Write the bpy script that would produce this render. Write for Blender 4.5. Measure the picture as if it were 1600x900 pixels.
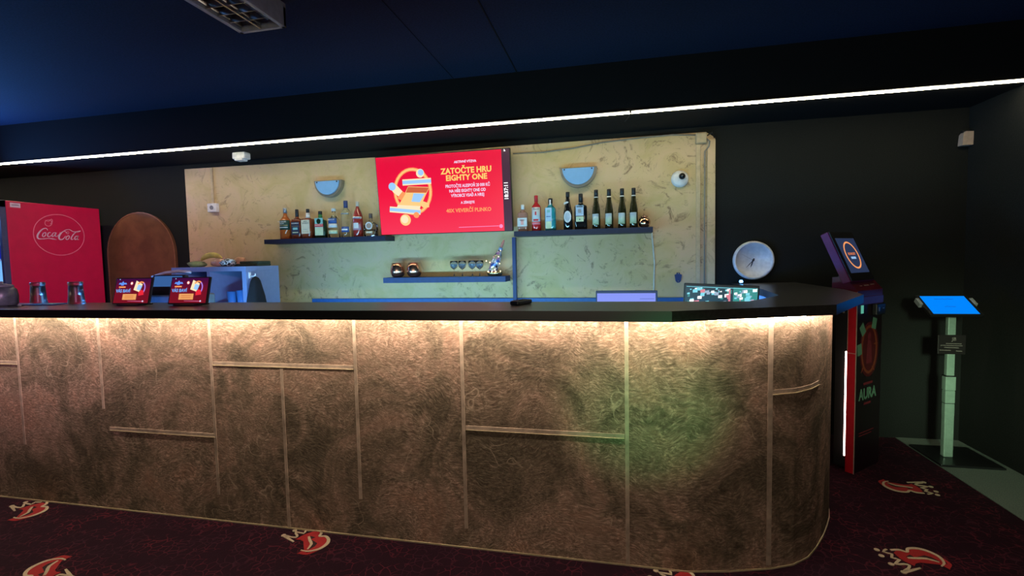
import bpy, bmesh, math, random
from mathutils import Vector, Matrix, noise
random.seed(7)
for o in list(bpy.data.objects): bpy.data.objects.remove(o, do_unlink=True)
SC = bpy.context.scene
COL = SC.collection
PI = math.pi
def R(d): return math.radians(d)

# ---------------------------------------------------------------- camera
cam = bpy.data.objects.new('camera', bpy.data.cameras.new('camera'))
COL.objects.link(cam)
cam.data.sensor_width = 36.0
cam.data.lens = 757.0 * 36.0 / 1600.0
cam.data.clip_start = 0.05
_f = Vector((-math.sin(R(12.2))*math.cos(R(3.4)), math.cos(R(12.2))*math.cos(R(3.4)), -math.sin(R(3.4))))
_r = _f.cross(Vector((0, 0, 1))).normalized()
_u = _r.cross(_f)
_a = R(1.19)
_R = _r*math.cos(_a) - _u*math.sin(_a)
_U = _u*math.cos(_a) + _r*math.sin(_a)
_M = Matrix((_R, _U, -_f)).transposed().to_4x4()
_M.translation = Vector((0, 0, 1.42))
cam.matrix_world = _M
SC.camera = cam

# ---------------------------------------------------------------- world, exposure
w = bpy.data.worlds.new('world'); SC.world = w; w.use_nodes = True
w.node_tree.nodes['Background'].inputs[0].default_value = (0.02, 0.03, 0.05, 1)
w.node_tree.nodes['Background'].inputs[1].default_value = 0.05
SC.view_settings.view_transform = 'Standard'
SC.view_settings.look = 'None'
SC.view_settings.gamma = 1.0
SC.view_settings.use_curve_mapping = False
SC.view_settings.exposure = 0.0

# ---------------------------------------------------------------- room lights (unseen sources and added fills around the hall)
def area(name, loc, target, sx, sy, col, power, spread=180):
    l = bpy.data.lights.new(name, 'AREA'); l.shape = 'RECTANGLE'; l.size = sx; l.size_y = sy
    l.color = col; l.energy = power; l.spread = R(spread)
    o = bpy.data.objects.new(name, l); COL.objects.link(o)
    o.location = loc
    o.rotation_euler = (Vector(target)-Vector(loc)).to_track_quat('-Z', 'Y').to_euler()
    return o
area('light_blue_left', (-6.0, 3.15, 2.05), (-4.9, 2.2, 2.8), 0.6, 0.4, (0.08, 0.33, 1.0), 62, 170)  # unseen source added for the blue on the ceiling
area('light_fill_behind', (-0.3, -3.2, 1.5), (-0.5, 2.2, 1.3), 5.0, 1.0, (1.0, 0.86, 0.66), 14, 100)  # added warm fill for the bar front, no source modelled
area('light_fill_right', (1.9, -2.6, 2.55), (-5.0, 3.5, 1.5), 1.0, 0.5, (1.0, 0.55, 0.95), 6.5, 24)  # added fill that brightens the fridge side
area('light_fill_green', (0.4, -2.0, 1.9), (2.25, 3.75, 0.5), 0.4, 0.4, (0.70, 1.0, 0.66), 2.2, 16)  # added greenish fill for the stand pole and grey border
gs = bpy.data.lights.new('light_green_lamp', 'SPOT'); gs.energy = 190; gs.color = (0.0, 1.0, 0.30)
gs.spot_size = R(13.5); gs.spot_blend = 1.0; gs.shadow_soft_size = 0.05
go = bpy.data.objects.new('light_green_lamp', gs); COL.objects.link(go); go.location = (0.9, -1.6, 1.3)
go.rotation_euler = (Vector((0.13, 2.21, 0.80))-Vector(go.location)).to_track_quat('-Z', 'Y').to_euler()
# blue strip lamp under the inner edge of the bar top, shining at the rear wall
area('light_blue_under_bar', (-1.25, 2.62, 0.98), (-1.15, 4.15, 1.15), 3.5, 0.05, (0.28, 0.70, 0.95), 42)
area('light_blue_unit_fill', (-2.9, 2.64, 1.0), (-3.2, 3.4, 1.25), 0.9, 0.05, (0.04, 0.22, 1.0), 7)  # extra bluer lamp added to light the cube unit
area('light_blue_corner_fill', (0.45, 3.30, 1.08), (0.95, 3.30, 1.10), 0.7, 0.06, (0.03, 0.24, 1.0), 5)  # added blue lamp in open air, lights the corner panel

# ---------------------------------------------------------------- material helpers
def newmat(name):
    m = bpy.data.materials.new(name); m.use_nodes = True
    nt = m.node_tree; b = nt.nodes['Principled BSDF']
    return m, nt, b
def setp(b, col=None, rough=None, metal=None, trans=None, ior=None, em=None, es=None, coat=None, spec=None):
    I = b.inputs
    if col is not None: I['Base Color'].default_value = (*col, 1)
    if rough is not None: I['Roughness'].default_value = rough
    if metal is not None: I['Metallic'].default_value = metal
    if trans is not None: I['Transmission Weight'].default_value = trans
    if ior is not None: I['IOR'].default_value = ior
    if em is not None: I['Emission Color'].default_value = (*em, 1)
    if es is not None: I['Emission Strength'].default_value = es
    if coat is not None: I['Coat Weight'].default_value = coat
    if spec is not None: I['Specular IOR Level'].default_value = spec
def nd(nt, t, **kw):
    n = nt.nodes.new(t)
    for k, v in kw.items():
        if k in n.inputs.keys(): n.inputs[k].default_value = v
        else: setattr(n, k, v)
    return n
def ramp(nt, fac, stops):
    n = nt.nodes.new('ShaderNodeValToRGB'); e = n.color_ramp.elements
    while len(e) > 1: e.remove(e[-1])
    e[0].position = stops[0][0]; e[0].color = (*stops[0][1], 1)
    for p, c in stops[1:]:
        x = e.new(p); x.color = (*c, 1)
    nt.links.new(fac, n.inputs[0]); return n.outputs[0]
def objco(nt, scale=(1, 1, 1), rot=(0, 0, 0)):
    tc = nt.nodes.new('ShaderNodeTexCoord'); mp = nt.nodes.new('ShaderNodeMapping')
    mp.inputs['Scale'].default_value = scale; mp.inputs['Rotation'].default_value = rot
    nt.links.new(tc.outputs['Object'], mp.inputs[0]); return mp.outputs[0]
def bump(nt, b, h, strength=0.3, dist=0.01):
    n = nt.nodes.new('ShaderNodeBump'); n.inputs['Strength'].default_value = strength; n.inputs['Distance'].default_value = dist
    nt.links.new(h, n.inputs['Height']); nt.links.new(n.outputs[0], b.inputs['Normal'])
def mixc(nt, fac, a, c, mode='MIX'):
    n = nt.nodes.new('ShaderNodeMix'); n.data_type = 'RGBA'; n.blend_type = mode
    for sock, v in ((n.inputs[0], fac), (n.inputs[6], a), (n.inputs[7], c)):
        if isinstance(v, (int, float)): sock.default_value = v
        elif isinstance(v, tuple): sock.default_value = (*v, 1)
        else: nt.links.new(v, sock)
    return n.outputs[2]
def noi(nt, vec, scale, detail=4, rough=.55, dist=0):
    n = nd(nt, 'ShaderNodeTexNoise'); n.inputs['Scale'].default_value = scale; n.inputs['Detail'].default_value = detail
    n.inputs['Roughness'].default_value = rough; n.inputs['Distortion'].default_value = dist
    if vec is not None: nt.links.new(vec, n.inputs['Vector'])
    return n
def warp(nt, vec, scale, amt):
    n = noi(nt, vec, scale, 2)
    s = nt.nodes.new('ShaderNodeVectorMath'); s.operation = 'SUBTRACT'; s.inputs[1].default_value = (.5, .5, .5)
    nt.links.new(n.outputs['Color'], s.inputs[0])
    q = nt.nodes.new('ShaderNodeVectorMath'); q.operation = 'SCALE'; q.inputs['Scale'].default_value = amt
    nt.links.new(s.outputs[0], q.inputs[0])
    a = nt.nodes.new('ShaderNodeVectorMath'); a.operation = 'ADD'
    nt.links.new(vec, a.inputs[0]); nt.links.new(q.outputs[0], a.inputs[1]); return a.outputs[0]
def simple(name, col, rough=.5, metal=0., var=0.12, scale=30, **kw):
    """plain surface with a slight procedural mottling"""
    m, nt, b = newmat(name); setp(b, col, rough, metal, **kw)
    n = noi(nt, objco(nt), scale, 3)
    lo = tuple(c*(1-var) for c in col); hi = tuple(min(1, c*(1+var)) for c in col)
    nt.links.new(ramp(nt, n.outputs['Fac'], [(.3, lo), (.7, hi)]), b.inputs['Base Color'])
    return m
def emit(name, col, s):
    m, nt, b = newmat(name); setp(b, (0.01, 0.01, 0.01), .4, em=col, es=s); return m
def glassm(name, col, rough=.03, ior=1.3):
    m, nt, b = newmat(name); setp(b, col, rough, 0, 1.0, ior); return m

M = {}
# bronze brushed plaster of the bar front
def bronze():
    m, nt, b = newmat('bronze_plaster')
    v = objco(nt)
    v1 = warp(nt, warp(nt, v, 1.3, .35), 6, .10)
    def stroke(ang, sc, nm):
        mp = nt.nodes.new('ShaderNodeMapping'); mp.inputs['Scale'].default_value = (sc*.36, 1, sc)
        mp.inputs['Rotation'].default_value = (0, R(ang), 0); nt.links.new(v1, mp.inputs[0])
        return noi(nt, mp.outputs[0], 1.0, 7, .72, .25)
    sa, sb, sd = stroke(24, 105, 'a'), stroke(-40, 115, 'b'), stroke(4, 135, 'c')
    k1 = ramp(nt, noi(nt, v, 3.1, 3, .5, .8).outputs['Fac'], [(.44, (0, 0, 0)), (.56, (1, 1, 1))])
    k2 = ramp(nt, noi(nt, objco(nt, (1.3, 1, .9)), 2.4, 3, .5, .8).outputs['Fac'], [(.46, (0, 0, 0)), (.58, (1, 1, 1))])
    mixed = mixc(nt, k2, mixc(nt, k1, sa.outputs['Fac'], sb.outputs['Fac']), sd.outputs['Fac'])
    class _N: pass
    n1 = _N(); n1.outputs = {'Fac': mixed}          # short brush strokes whose direction changes from patch to patch
    n2 = noi(nt, v, 2.6, 8, .68, 1.0)                       # big dark clouds
    v3 = warp(nt, v, 5, .25)
    n3 = noi(nt, v3, 26, 8, .7)
    c1 = ramp(nt, n1.outputs['Fac'], [(.34, (.19, .12, .085)), (.50, (.39, .265, .195)), (.64, (.80, .56, .44))])
    c2 = ramp(nt, n2.outputs['Fac'], [(.40, (.42, .44, .38)), (.49, (.74, .73, .67)), (.56, (1.08, 1.0, .96)), (.70, (1.2, .97, .88))])
    c = mixc(nt, 1.0, c1, c2, 'MULTIPLY')
    c3 = ramp(nt, n3.outputs['Fac'], [(.35, (.62, .62, .62)), (.6, (1, 1, 1))])
    c = mixc(nt, .75, c, c3, 'MULTIPLY')
    vo = nt.nodes.new('ShaderNodeTexVoronoi'); vo.feature = 'DISTANCE_TO_EDGE'; vo.inputs['Scale'].default_value = 2.0
    nt.links.new(warp(nt, v, 3.5, .55), vo.inputs['Vector'])
    vn = noi(nt, v, 4.5, 2)
    cr = ramp(nt, vo.outputs['Distance'], [(0, (.6, .6, .6)), (.006, (0, 0, 0))])
    msk = ramp(nt, vn.outputs['Fac'], [(.50, (0, 0, 0)), (.60, (1, 1, 1))])
    cm = mixc(nt, 1.0, cr, msk, 'MULTIPLY')
    c = mixc(nt, cm, c, (.8, .58, .42))
    nt.links.new(c, b.inputs['Base Color']); setp(b, rough=.6, metal=.1, spec=.35)
    bump(nt, b, n1.outputs['Fac'], .55, .012)
    return m
M['bronze'] = bronze()
M['joint'] = simple('bronze_joint_plaster', (.56, .41, .31), .5, .2, .3, 18)
def gold():
    m, nt, b = newmat('gold_plaster')
    v = objco(nt); v1 = warp(nt, v, 2.5, .5)
    n1 = noi(nt, v1, 3.0, 7, .62, .5)
    n2 = noi(nt, v1, 13, 9, .75, .5)
    n3 = noi(nt, v, 1.1, 2)
    c = ramp(nt, n1.outputs['Fac'], [(.3, (.56, .44, .20)), (.5, (.66, .50, .28)), (.7, (.70, .50, .33))])
    stain = ramp(nt, n2.outputs['Fac'], [(.37, (1, 1, 1)), (.46, (0, 0, 0))])
    zone = ramp(nt, n3.outputs['Fac'], [(.40, (0.15, .15, .15)), (.58, (1, 1, 1))])
    f = mixc(nt, 1.0, stain, zone, 'MULTIPLY')
    f2 = nt.nodes.new('ShaderNodeMath'); f2.operation = 'MULTIPLY'; f2.inputs[1].default_value = .9
    nt.links.new(f, f2.inputs[0])
    c = mixc(nt, f2.outputs[0], c, (.26, .16, .09))
    nt.links.new(c, b.inputs['Base Color']); setp(b, rough=.55, metal=.12)
    bump(nt, b, n2.outputs['Fac'], .15, .006)
    return m
M['gold'] = gold()
def dark(name, col, sc=160, b_s=.3):
    m, nt, b = newmat(name)
    n = noi(nt, objco(nt), sc, 3, .7); n2 = noi(nt, objco(nt), 1.5, 3)
    c = ramp(nt, n.outputs['Fac'], [(.3, tuple(x*.6 for x in col)), (.7, tuple(x*1.35 for x in col))])
    c = mixc(nt, .4, c, ramp(nt, n2.outputs['Fac'], [(.3, (.7, .7, .7)), (.7, (1, 1, 1))]), 'MULTIPLY')
    nt.links.new(c, b.inputs['Base Color']); setp(b, rough=.9, spec=.2)
    bump(nt, b, n.outputs['Fac'], b_s, .004)
    return m
M['wall'] = dark('dark_wall_paint', (.015, .0165, .015))
M['ceiling'] = dark('dark_ceiling_paint', (.010, .018, .045), 90, .5)
M['beam'] = dark('beam_paint', (.007, .007, .0072))
def carpet():
    m, nt, b = newmat('carpet')
    v = objco(nt); v1 = warp(nt, v, 7, .09)
    vo = nt.nodes.new('ShaderNodeTexVoronoi'); vo.feature = 'DISTANCE_TO_EDGE'; vo.inputs['Scale'].default_value = 24
    nt.links.new(v1, vo.inputs['Vector'])
    n = noi(nt, v, 9, 3); nf = noi(nt, v, 400, 2)
    br = ramp(nt, vo.outputs['Distance'], [(0.0, (1, 1, 1)), (.03, (.7, .7, .7)), (.06, (0, 0, 0))])
    mk = ramp(nt, n.outputs['Fac'], [(.40, (0, 0, 0)), (.5, (1, 1, 1))])
    f = mixc(nt, 1.0, br, mk, 'MULTIPLY')
    lc = ramp(nt, noi(nt, v, 5, 2).outputs['Fac'], [(.4, (.055, .014, .027)), (.62, (.13, .016, .028))])
    c = mixc(nt, f, (.022, .005, .012), lc)
    c = mixc(nt, .5, c, ramp(nt, nf.outputs['Fac'], [(.3, (.5, .5, .5)), (.7, (1, 1, 1))]), 'MULTIPLY')
    nt.links.new(c, b.inputs['Base Color']); setp(b, rough=.95, spec=.15)
    bump(nt, b, nf.outputs['Fac'], .4, .004)
    return m
M['carpet'] = carpet()
M['edge_carpet'] = dark('grey_edge_carpet', (.16, .2, .17), 220, .5)
M['slab'] = simple('bar_top_laminate', (.04, .038, .036), .30, 0, .3, 60)
M['black'] = simple('black_plastic', (.012, .012, .013), .35)
M['blackmatte'] = simple('black_cloth', (.003, .003, .005), .9, 0, .4, 50)
M['screw'] = simple('screw_metal', (.55, .55, .55), .3, 1)
M['shelf'] = simple('shelf_board_blue_lit', (.012, .04, .17), .5)  # blue light from below put into this board colour
M['white'] = simple('white_plastic', (.78, .78, .78), .35)
M['whiteboard'] = simple('white_board_blue_lit', (.20, .27, .46), .45, 0, .04)  # white board with the blue light put into its colour
M['trunking'] = simple('gold_painted_trunking', (.58, .46, .28), .5, .1)
M['greymetal'] = simple('grey_painted_metal', (.45, .47, .50), .35, .3)
M['mirror'] = simple('louvre_reflector', (.6, .6, .6), .18, 1.0)
M['tube'] = simple('unlit_tube', (.75, .75, .78), .3)
M['lampglass'] = simple('frosted_lamp_glass', (.24, .48, .80), .22, 0, .03)
M['lampframe'] = simple('sconce_frame', (.27, .23, .18), .4, .2)
M['red'] = simple('fridge_red', (.55, .005, .055), .38, 0, .06, 12)
M['logo'] = simple('logo_white', (.62, .52, .54), .5)
M['logopink'] = simple('logo_pink_line', (.70, .22, .27), .5)
M['navy'] = simple('fridge_frame', (.05, .07, .13), .35)
M['cream'] = simple('emblem_cream', (.55, .44, .29), .9, 0, .15, 200)
M['ered'] = simple('emblem_red', (.36, .012, .014), .95, 0, .2, 200)
M['edark'] = simple('emblem_dark', (.03, .008, .008), .95)
M['kred'] = simple('kiosk_red', (.42, .006, .015), .35, 0, .08)
M['kpurple'] = simple('kiosk_purple', (.16, .012, .09), .4)
M['kdark'] = simple('kiosk_dark_front', (.012, .003, .007), .4)
M['kline'] = simple('kiosk_silver_line', (.6, .5, .42), .3, .6)
M['mint'] = simple('mint_print', (.14, .30, .19), .5)
M['orange'] = simple('orange_print', (.26, .05, .02), .5)
M['dimred'] = simple('dull_red_print', (.20, .02, .03), .5)
M['pole'] = simple('stand_pole', (.30, .42, .34), .3, .1)
M['bronzeglass'] = simple('bronze_mirror_glass', (.70, .40, .30), .22, 1.0, .1, 12)
M['copper'] = simple('brushed_copper', (.7, .42, .28), .16, 1.0)
M['clearglass'] = glassm('clear_glass', (.96, .98, 1.0), .02, 1.3)
M['oldglass'] = glassm('worn_glass', (.62, .66, .68), .32, 1.25)
M['banana'] = simple('banana_skin', (.62, .50, .10), .55, 0, .25, 20)
M['snack'] = simple('snack_foil', (.66, .42, .33), .35, .2, .3, 14)
M['lettuce'] = simple('green_pack', (.22, .34, .13), .5, 0, .3, 18)
def wood():
    m, nt, b = newmat('arch_wood')
    n = noi(nt, warp(nt, objco(nt), 3, .3), 4, 6, .6)
    c = ramp(nt, n.outputs['Fac'], [(.3, (.10, .045, .02)), (.6, (.19, .09, .038)), (.75, (.25, .12, .05))])
    nt.links.new(c, b.inputs['Base Color']); setp(b, rough=.45, metal=.15); return m
M['wood'] = wood()

# ---------------------------------------------------------------- geometry helpers
class MB:
    def __init__(s): s.v = []; s.f = []; s.mi = []; s.sm = []
    def add(s, vs, fs, smooth=False, mi=0):
        o = len(s.v); s.v += [tuple(p) for p in vs]
        for f in fs: s.f.append(tuple(i+o for i in f)); s.sm.append(smooth); s.mi.append(mi)
        return s
    def box(s, a, b, mi=0):
        x0, y0, z0 = a; x1, y1, z1 = b
        vs = [(x0,y0,z0),(x1,y0,z0),(x1,y1,z0),(x0,y1,z0),(x0,y0,z1),(x1,y0,z1),(x1,y1,z1),(x0,y1,z1)]
        return s.add(vs, [(0,3,2,1),(4,5,6,7),(0,1,5,4),(1,2,6,5),(2,3,7,6),(3,0,4,7)], False, mi)
    def bbox(s, a, b, r=.004, mi=0):
        """box with chamfered vertical and horizontal edges"""
        x0, y0, z0 = a; x1, y1, z1 = b
        r = min(r, (x1-x0)*.45, (y1-y0)*.45, (z1-z0)*.45)
        bm = bmesh.new(); bmesh.ops.create_cube(bm, size=1)
        for v in bm.verts:
            v.co = Vector(((x0+x1)/2+v.co.x*(x1-x0), (y0+y1)/2+v.co.y*(y1-y0), (z0+z1)/2+v.co.z*(z1-z0)))
        bmesh.ops.bevel(bm, geom=list(bm.edges), offset=r, segments=2, affect='EDGES', profile=.5)
        bm.verts.index_update()
        s.add([v.co[:] for v in bm.verts], [tuple(v.index for v in f.verts) for f in bm.faces], False, mi)
        bm.free(); return s
    def lathe(s, prof, n=20, c=(0, 0, 0), mi=0, sx=1, sy=1, smooth=True, squ=0):
        """prof: (radius, z) list; squ squares the section off for flat sided bottles"""
        vs = []; fs = []
        for r, z in prof:
            for i in range(n):
                a = 2*PI*(i+.5)/n; ca, sa = math.cos(a), math.sin(a)
                if squ:
                    k = (abs(ca)**squ+abs(sa)**squ)**(-1/squ); ca *= k; sa *= k
                vs.append((c[0]+r*ca*sx, c[1]+r*sa*sy, c[2]+z))
        m = len(prof)
        for j in range(m-1):
            for i in range(n):
                fs.append((j*n+i, j*n+(i+1) % n, (j+1)*n+(i+1) % n, (j+1)*n+i))
        if prof[0][0] > 1e-5: fs.append(tuple(range(n-1, -1, -1)))
        if prof[-1][0] > 1e-5: fs.append(tuple((m-1)*n+i for i in range(n)))
        return s.add(vs, fs, smooth, mi)
    def tube(s, pts, rad, n=8, mi=0, closed=False):
        pts = [Vector(p) for p in pts]; m = len(pts); vs = []; fs = []
        rads = rad if isinstance(rad, (list, tuple)) else [rad]*m
        up = None
        for k in range(m):
            if closed: t = (pts[(k+1) % m]-pts[k-1])
            else: t = pts[min(k+1, m-1)]-pts[max(k-1, 0)]
            t.normalize()
            if up is None:
                up = Vector((0, 0, 1)) if abs(t.z) < .9 else Vector((1, 0, 0))
            a = t.cross(up); a = a.normalized() if a.length > 1e-6 else Vector((1, 0, 0)); b = a.cross(t).normalized(); up = b
            for i in range(n):
                an = 2*PI*i/n; vs.append(pts[k]+(a*math.cos(an)+b*math.sin(an))*rads[k])
        for k in range(m if closed else m-1):
            k2 = (k+1) % m
            for i in range(n): fs.append((k*n+i, k*n+(i+1) % n, k2*n+(i+1) % n, k2*n+i))
        if not closed: fs += [tuple(range(n-1, -1, -1)), tuple((m-1)*n+i for i in range(n))]
        return s.add(vs, fs, True, mi)
    def prism(s, poly, z0, z1, T=None, mi=0, smooth=False):
        """extruded polygon (x,y) from z0 to z1, optionally moved by matrix T"""
        bm = bmesh.new()
        lo = [bm.verts.new((p[0], p[1], z0)) for p in poly]; hi = [bm.verts.new((p[0], p[1], z1)) for p in poly]
        n = len(poly); bm.faces.new(lo[::-1]); bm.faces.new(hi)
        for i in range(n):
            bm.faces.new((lo[i], lo[(i+1) % n], hi[(i+1) % n], hi[i]))
        bmesh.ops.recalc_face_normals(bm, faces=bm.faces)
        bmesh.ops.triangulate(bm, faces=[f for f in bm.faces if len(f.verts) > 4])
        bm.verts.index_update()
        vs = [(T @ v.co if T else v.co)[:] for v in bm.verts]
        s.add(vs, [tuple(v.index for v in f.verts) for f in bm.faces], smooth, mi); bm.free(); return s
    def ribbon(s, pts, wd, t=.001, T=None, mi=0, sub=5):
        """flat brush stroke in the xy plane, thickness t"""
        if sub > 1 and len(pts) > 2: pts, wd = catmull(pts, wd, sub)
        n = len(pts); L = []; Rr = []
        for k in range(n):
            a = pts[max(k-1, 0)]; b = pts[min(k+1, n-1)]
            dx, dy = b[0]-a[0], b[1]-a[1]; l = math.hypot(dx, dy) or 1
            nx, ny = -dy/l*wd[k]/2, dx/l*wd[k]/2
            L.append((pts[k][0]+nx, pts[k][1]+ny)); Rr.append((pts[k][0]-nx, pts[k][1]-ny))
        vs = []
        for k in range(n):
            vs += [(*L[k], 0), (*Rr[k], 0), (*L[k], t), (*Rr[k], t)]
        fs = []
        for k in range(n-1):
            o = 4*k
            fs += [(o+2, o+3, o+7, o+6), (o, o+2, o+6, o+4), (o+3, o+1, o+5, o+7), (o+1, o, o+4, o+5)]
        fs += [(0, 1, 3, 2), (4*n-4, 4*n-2, 4*n-1, 4*n-3)]
        if T: vs = [(T @ Vector(v))[:] for v in vs]
        return s.add(vs, fs, False, mi)
    def tf(s, T): s.v = [(T @ Vector(p))[:] for p in s.v]; return s
    def mesh(s, name):
        me = bpy.data.meshes.new(name); me.from_pydata(s.v, [], s.f); me.update()
        for p, sm, mi in zip(me.polygons, s.sm, s.mi): p.use_smooth = sm; p.material_index = mi
        return me
def catmull(pts, wd, sub):
    P = []; W = []; n = len(pts)
    for k in range(n-1):
        p0, p1, p2, p3 = pts[max(k-1, 0)], pts[k], pts[k+1], pts[min(k+2, n-1)]
        for j in range(sub):
            t = j/sub
            q = [.5*((2*p1[i])+(-p0[i]+p2[i])*t+(2*p0[i]-5*p1[i]+4*p2[i]-p3[i])*t*t+(-p0[i]+3*p1[i]-3*p2[i]+p3[i])*t**3) for i in (0, 1)]
            P.append(tuple(q)); W.append(wd[k]*(1-t)+wd[k+1]*t)
    P.append(tuple(pts[-1][:2])); W.append(wd[-1]); return P, W
def obj(name, mb, mat, parent=None, label=None, loc=None, rot=None):
    me = mb.mesh(name) if isinstance(mb, MB) else mb
    for m in (mat if isinstance(mat, (list, tuple)) else [mat]): me.materials.append(m)
    o = bpy.data.objects.new(name, me); COL.objects.link(o)
    if parent: o.parent = parent
    if label: o['label'] = label
    if loc: o.location = loc
    if rot: o.rotation_euler = rot
    return o
def tag(o, label, cat, group=None):
    o['label'] = label; o['category'] = cat
    if group: o['group'] = group
    return o
def thing(name, label, cat, loc=(0, 0, 0), rz=0, group=None):
    o = bpy.data.objects.new(name, None); COL.objects.link(o); o.empty_display_size = .05
    o.location = loc; o.rotation_euler = (0, 0, rz)
    return tag(o, label, cat, group)
def struct(name, mb, mat, label=None):
    o = obj(name, mb, mat); o['kind'] = 'structure'
    if label: o['label'] = label
    return o
def textmb(s, size, T, t=.001, align='CENTER', bold=0., xs=1.0):
    """lettering turned into plain mesh lying in the xy plane of T"""
    cu = bpy.data.curves.new('lettering', 'FONT'); cu.body = s; cu.size = size; cu.extrude = t/2; cu.offset = bold
    cu.align_x = align; cu.align_y = 'CENTER'; cu.resolution_u = 2
    o = bpy.data.objects.new('lettering', cu); COL.objects.link(o)
    dg = bpy.context.evaluated_depsgraph_get(); me = bpy.data.meshes.new_from_object(o.evaluated_get(dg))
    mb = MB(); S = Matrix.Diagonal((xs, 1, 1, 1))
    mb.add([(T @ (S @ v.co))[:] for v in me.vertices], [tuple(p.vertices) for p in me.polygons])
    bpy.data.objects.remove(o, do_unlink=True); bpy.data.meshes.remove(me); bpy.data.curves.remove(cu)
    return mb
def frame(o, x, y):
    """matrix with given origin and in-plane axes"""
    x = Vector(x).normalized(); y = Vector(y).normalized(); z = x.cross(y)
    m = Matrix((x, y, z)).transposed().to_4x4(); m.translation = Vector(o); return m
def T3(x, y, z): return Matrix.Translation((x, y, z))
def circ(cx, cy, r, n=20, ry=None): return [(cx+r*math.cos(2*PI*i/n), cy+(ry or r)*math.sin(2*PI*i/n)) for i in range(n)]
# ================================================================= STRUCTURE
f = struct('floor', MB().box((-8, -4.2, -.1), (2.6, 4.3, 0)), M['carpet'])
struct('trim_1', MB().box((2.07, -4.0, 0), (2.48, 4.15, .004)), M['edge_carpet'], 'grey carpet border strip along the right wall')
struct('ceiling', MB().box((-8, -4.2, 2.8), (2.6, 4.3, 2.9)), M['ceiling'])
struct('wall_back', MB().box((-8, 4.15, 0), (2.6, 4.3, 2.8)), M['wall'])
struct('wall_right', MB().box((2.48, -4.2, 0), (2.6, 4.15, 2.8)), M['wall'])
struct('wall_left', MB().box((-8, -4.2, 0), (-7.88, 4.15, 2.8)), M['wall'])
struct('wall_front', MB().box((-7.88, -4.2, 0), (2.48, -4.08, 2.8)), M['wall'])
struct('trim_2', MB().box((-7.88, 3.6, 2.436), (2.48, 4.15, 2.8)), M['beam'], 'dark beam dropped below the ceiling above the back bar')
struct('trim_3', MB().prism([(-4.24, 0), (.765, 0), (.769, 2.345), (.70, 2.393), (-.87, 2.392), (-2.13, 2.376), (-4.24, 2.392)], 0, .012,
       frame((0, 4.15, 0), (1, 0, 0), (0, 0, 1))), M['gold'], 'gold trowelled plaster panel behind the bar')
struct('trim_4', MB().box((-.712, 2.3, 2.796), (-.704, 3.6, 2.80)).box((-1.2, 2.3, 2.797), (-1.198, 3.6, 2.80)), M['beam'], 'joint line in the dark ceiling')

# woven emblems of the carpet
LOGO_E = {'red': [(-0.046, 0.003), (-0.038, 0.037), (-0.023, 0.062), (0.006, 0.09), (0.038, 0.085), (0.059, 0.047), (0.094, 0.05), (0.118, 0.029), (0.13, -0.012), (0.118, -0.048), (0.09, -0.074), (0.071, -0.097), (0.038, -0.106), (0.052, -0.07), (0.003, -0.006), (-0.019, 0.004)], 'hole': [(0.008, 0.045), (0.042, 0.037), (0.032, 0.017), (0.085, -0.009), (0.089, -0.033), (0.074, -0.07), (0.065, -0.024)], 'outline': [(0.02, 0.105), (0.05, 0.079), (0.058, 0.051), (0.091, 0.054), (0.121, 0.033), (0.135, 0.003), (0.132, -0.032), (0.116, -0.059), (0.077, -0.079), (0.039, -0.076)], 'stem': [(0.004, 0.037), (0.033, 0.006), (0.06, -0.021), (0.068, -0.064)], 'crown': [(-0.044, -0.018), (-0.131, 0.022), (-0.089, 0.017), (-0.058, 0.019), (-0.063, 0.036), (-0.096, 0.065), (-0.04, 0.059), (-0.047, 0.087), (-0.014, 0.091), (-0.022, 0.124), (0.015, 0.119)], 'ball': [(-0.135, 0.024), (-0.106, 0.075), (-0.064, 0.121), (-0.024, 0.148)]}
def emblem(x, y, rz, sc=1.0):
    b = MB(); T = T3(x, y, .0002) @ Matrix.Rotation(R(rz), 4, 'Z') @ Matrix.Scale(sc, 4)
    E = LOGO_E
    b.prism(E['red'], 0, .0012, T, 1)
    b.prism(E['hole'], 0, .0018, T, 2)
    b.ribbon(E['outline'], [.010, .014, .012, .013, .016, .018, .016, .014, .010, .006], .0024, T, 0)
    b.ribbon(E['stem'], [.010, .014, .013, .008], .0026, T, 0, 2)
    b.ribbon(E['crown'], [.008, .018, .010, .011, .012, .010, .012, .011, .012, .010, .010], .0022, T, 0, 2)
    for q in E['ball']: b.prism(circ(q[0], q[1], .012, 10), 0, .0021, T, 0)
    b.ribbon([(.045, -.1), (.09, -.095), (.128, -.055)], [.006, .016, .004], .0011, T, 1)
    obj('carpet_emblem', b, [M['cream'], M['ered'], M['edark']], f)
for a in [(-3.43, 2.105, 0), (-1.58, 2.12, 0), (.27, 2.12, 0), (-2.60, 1.69, 180), (1.335, 2.47, 52), (1.71, 3.30, 215), (-.66, 1.69, 180), (1.2, 1.2, 0), (-.66, .4, 0)]: emblem(*a)

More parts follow.
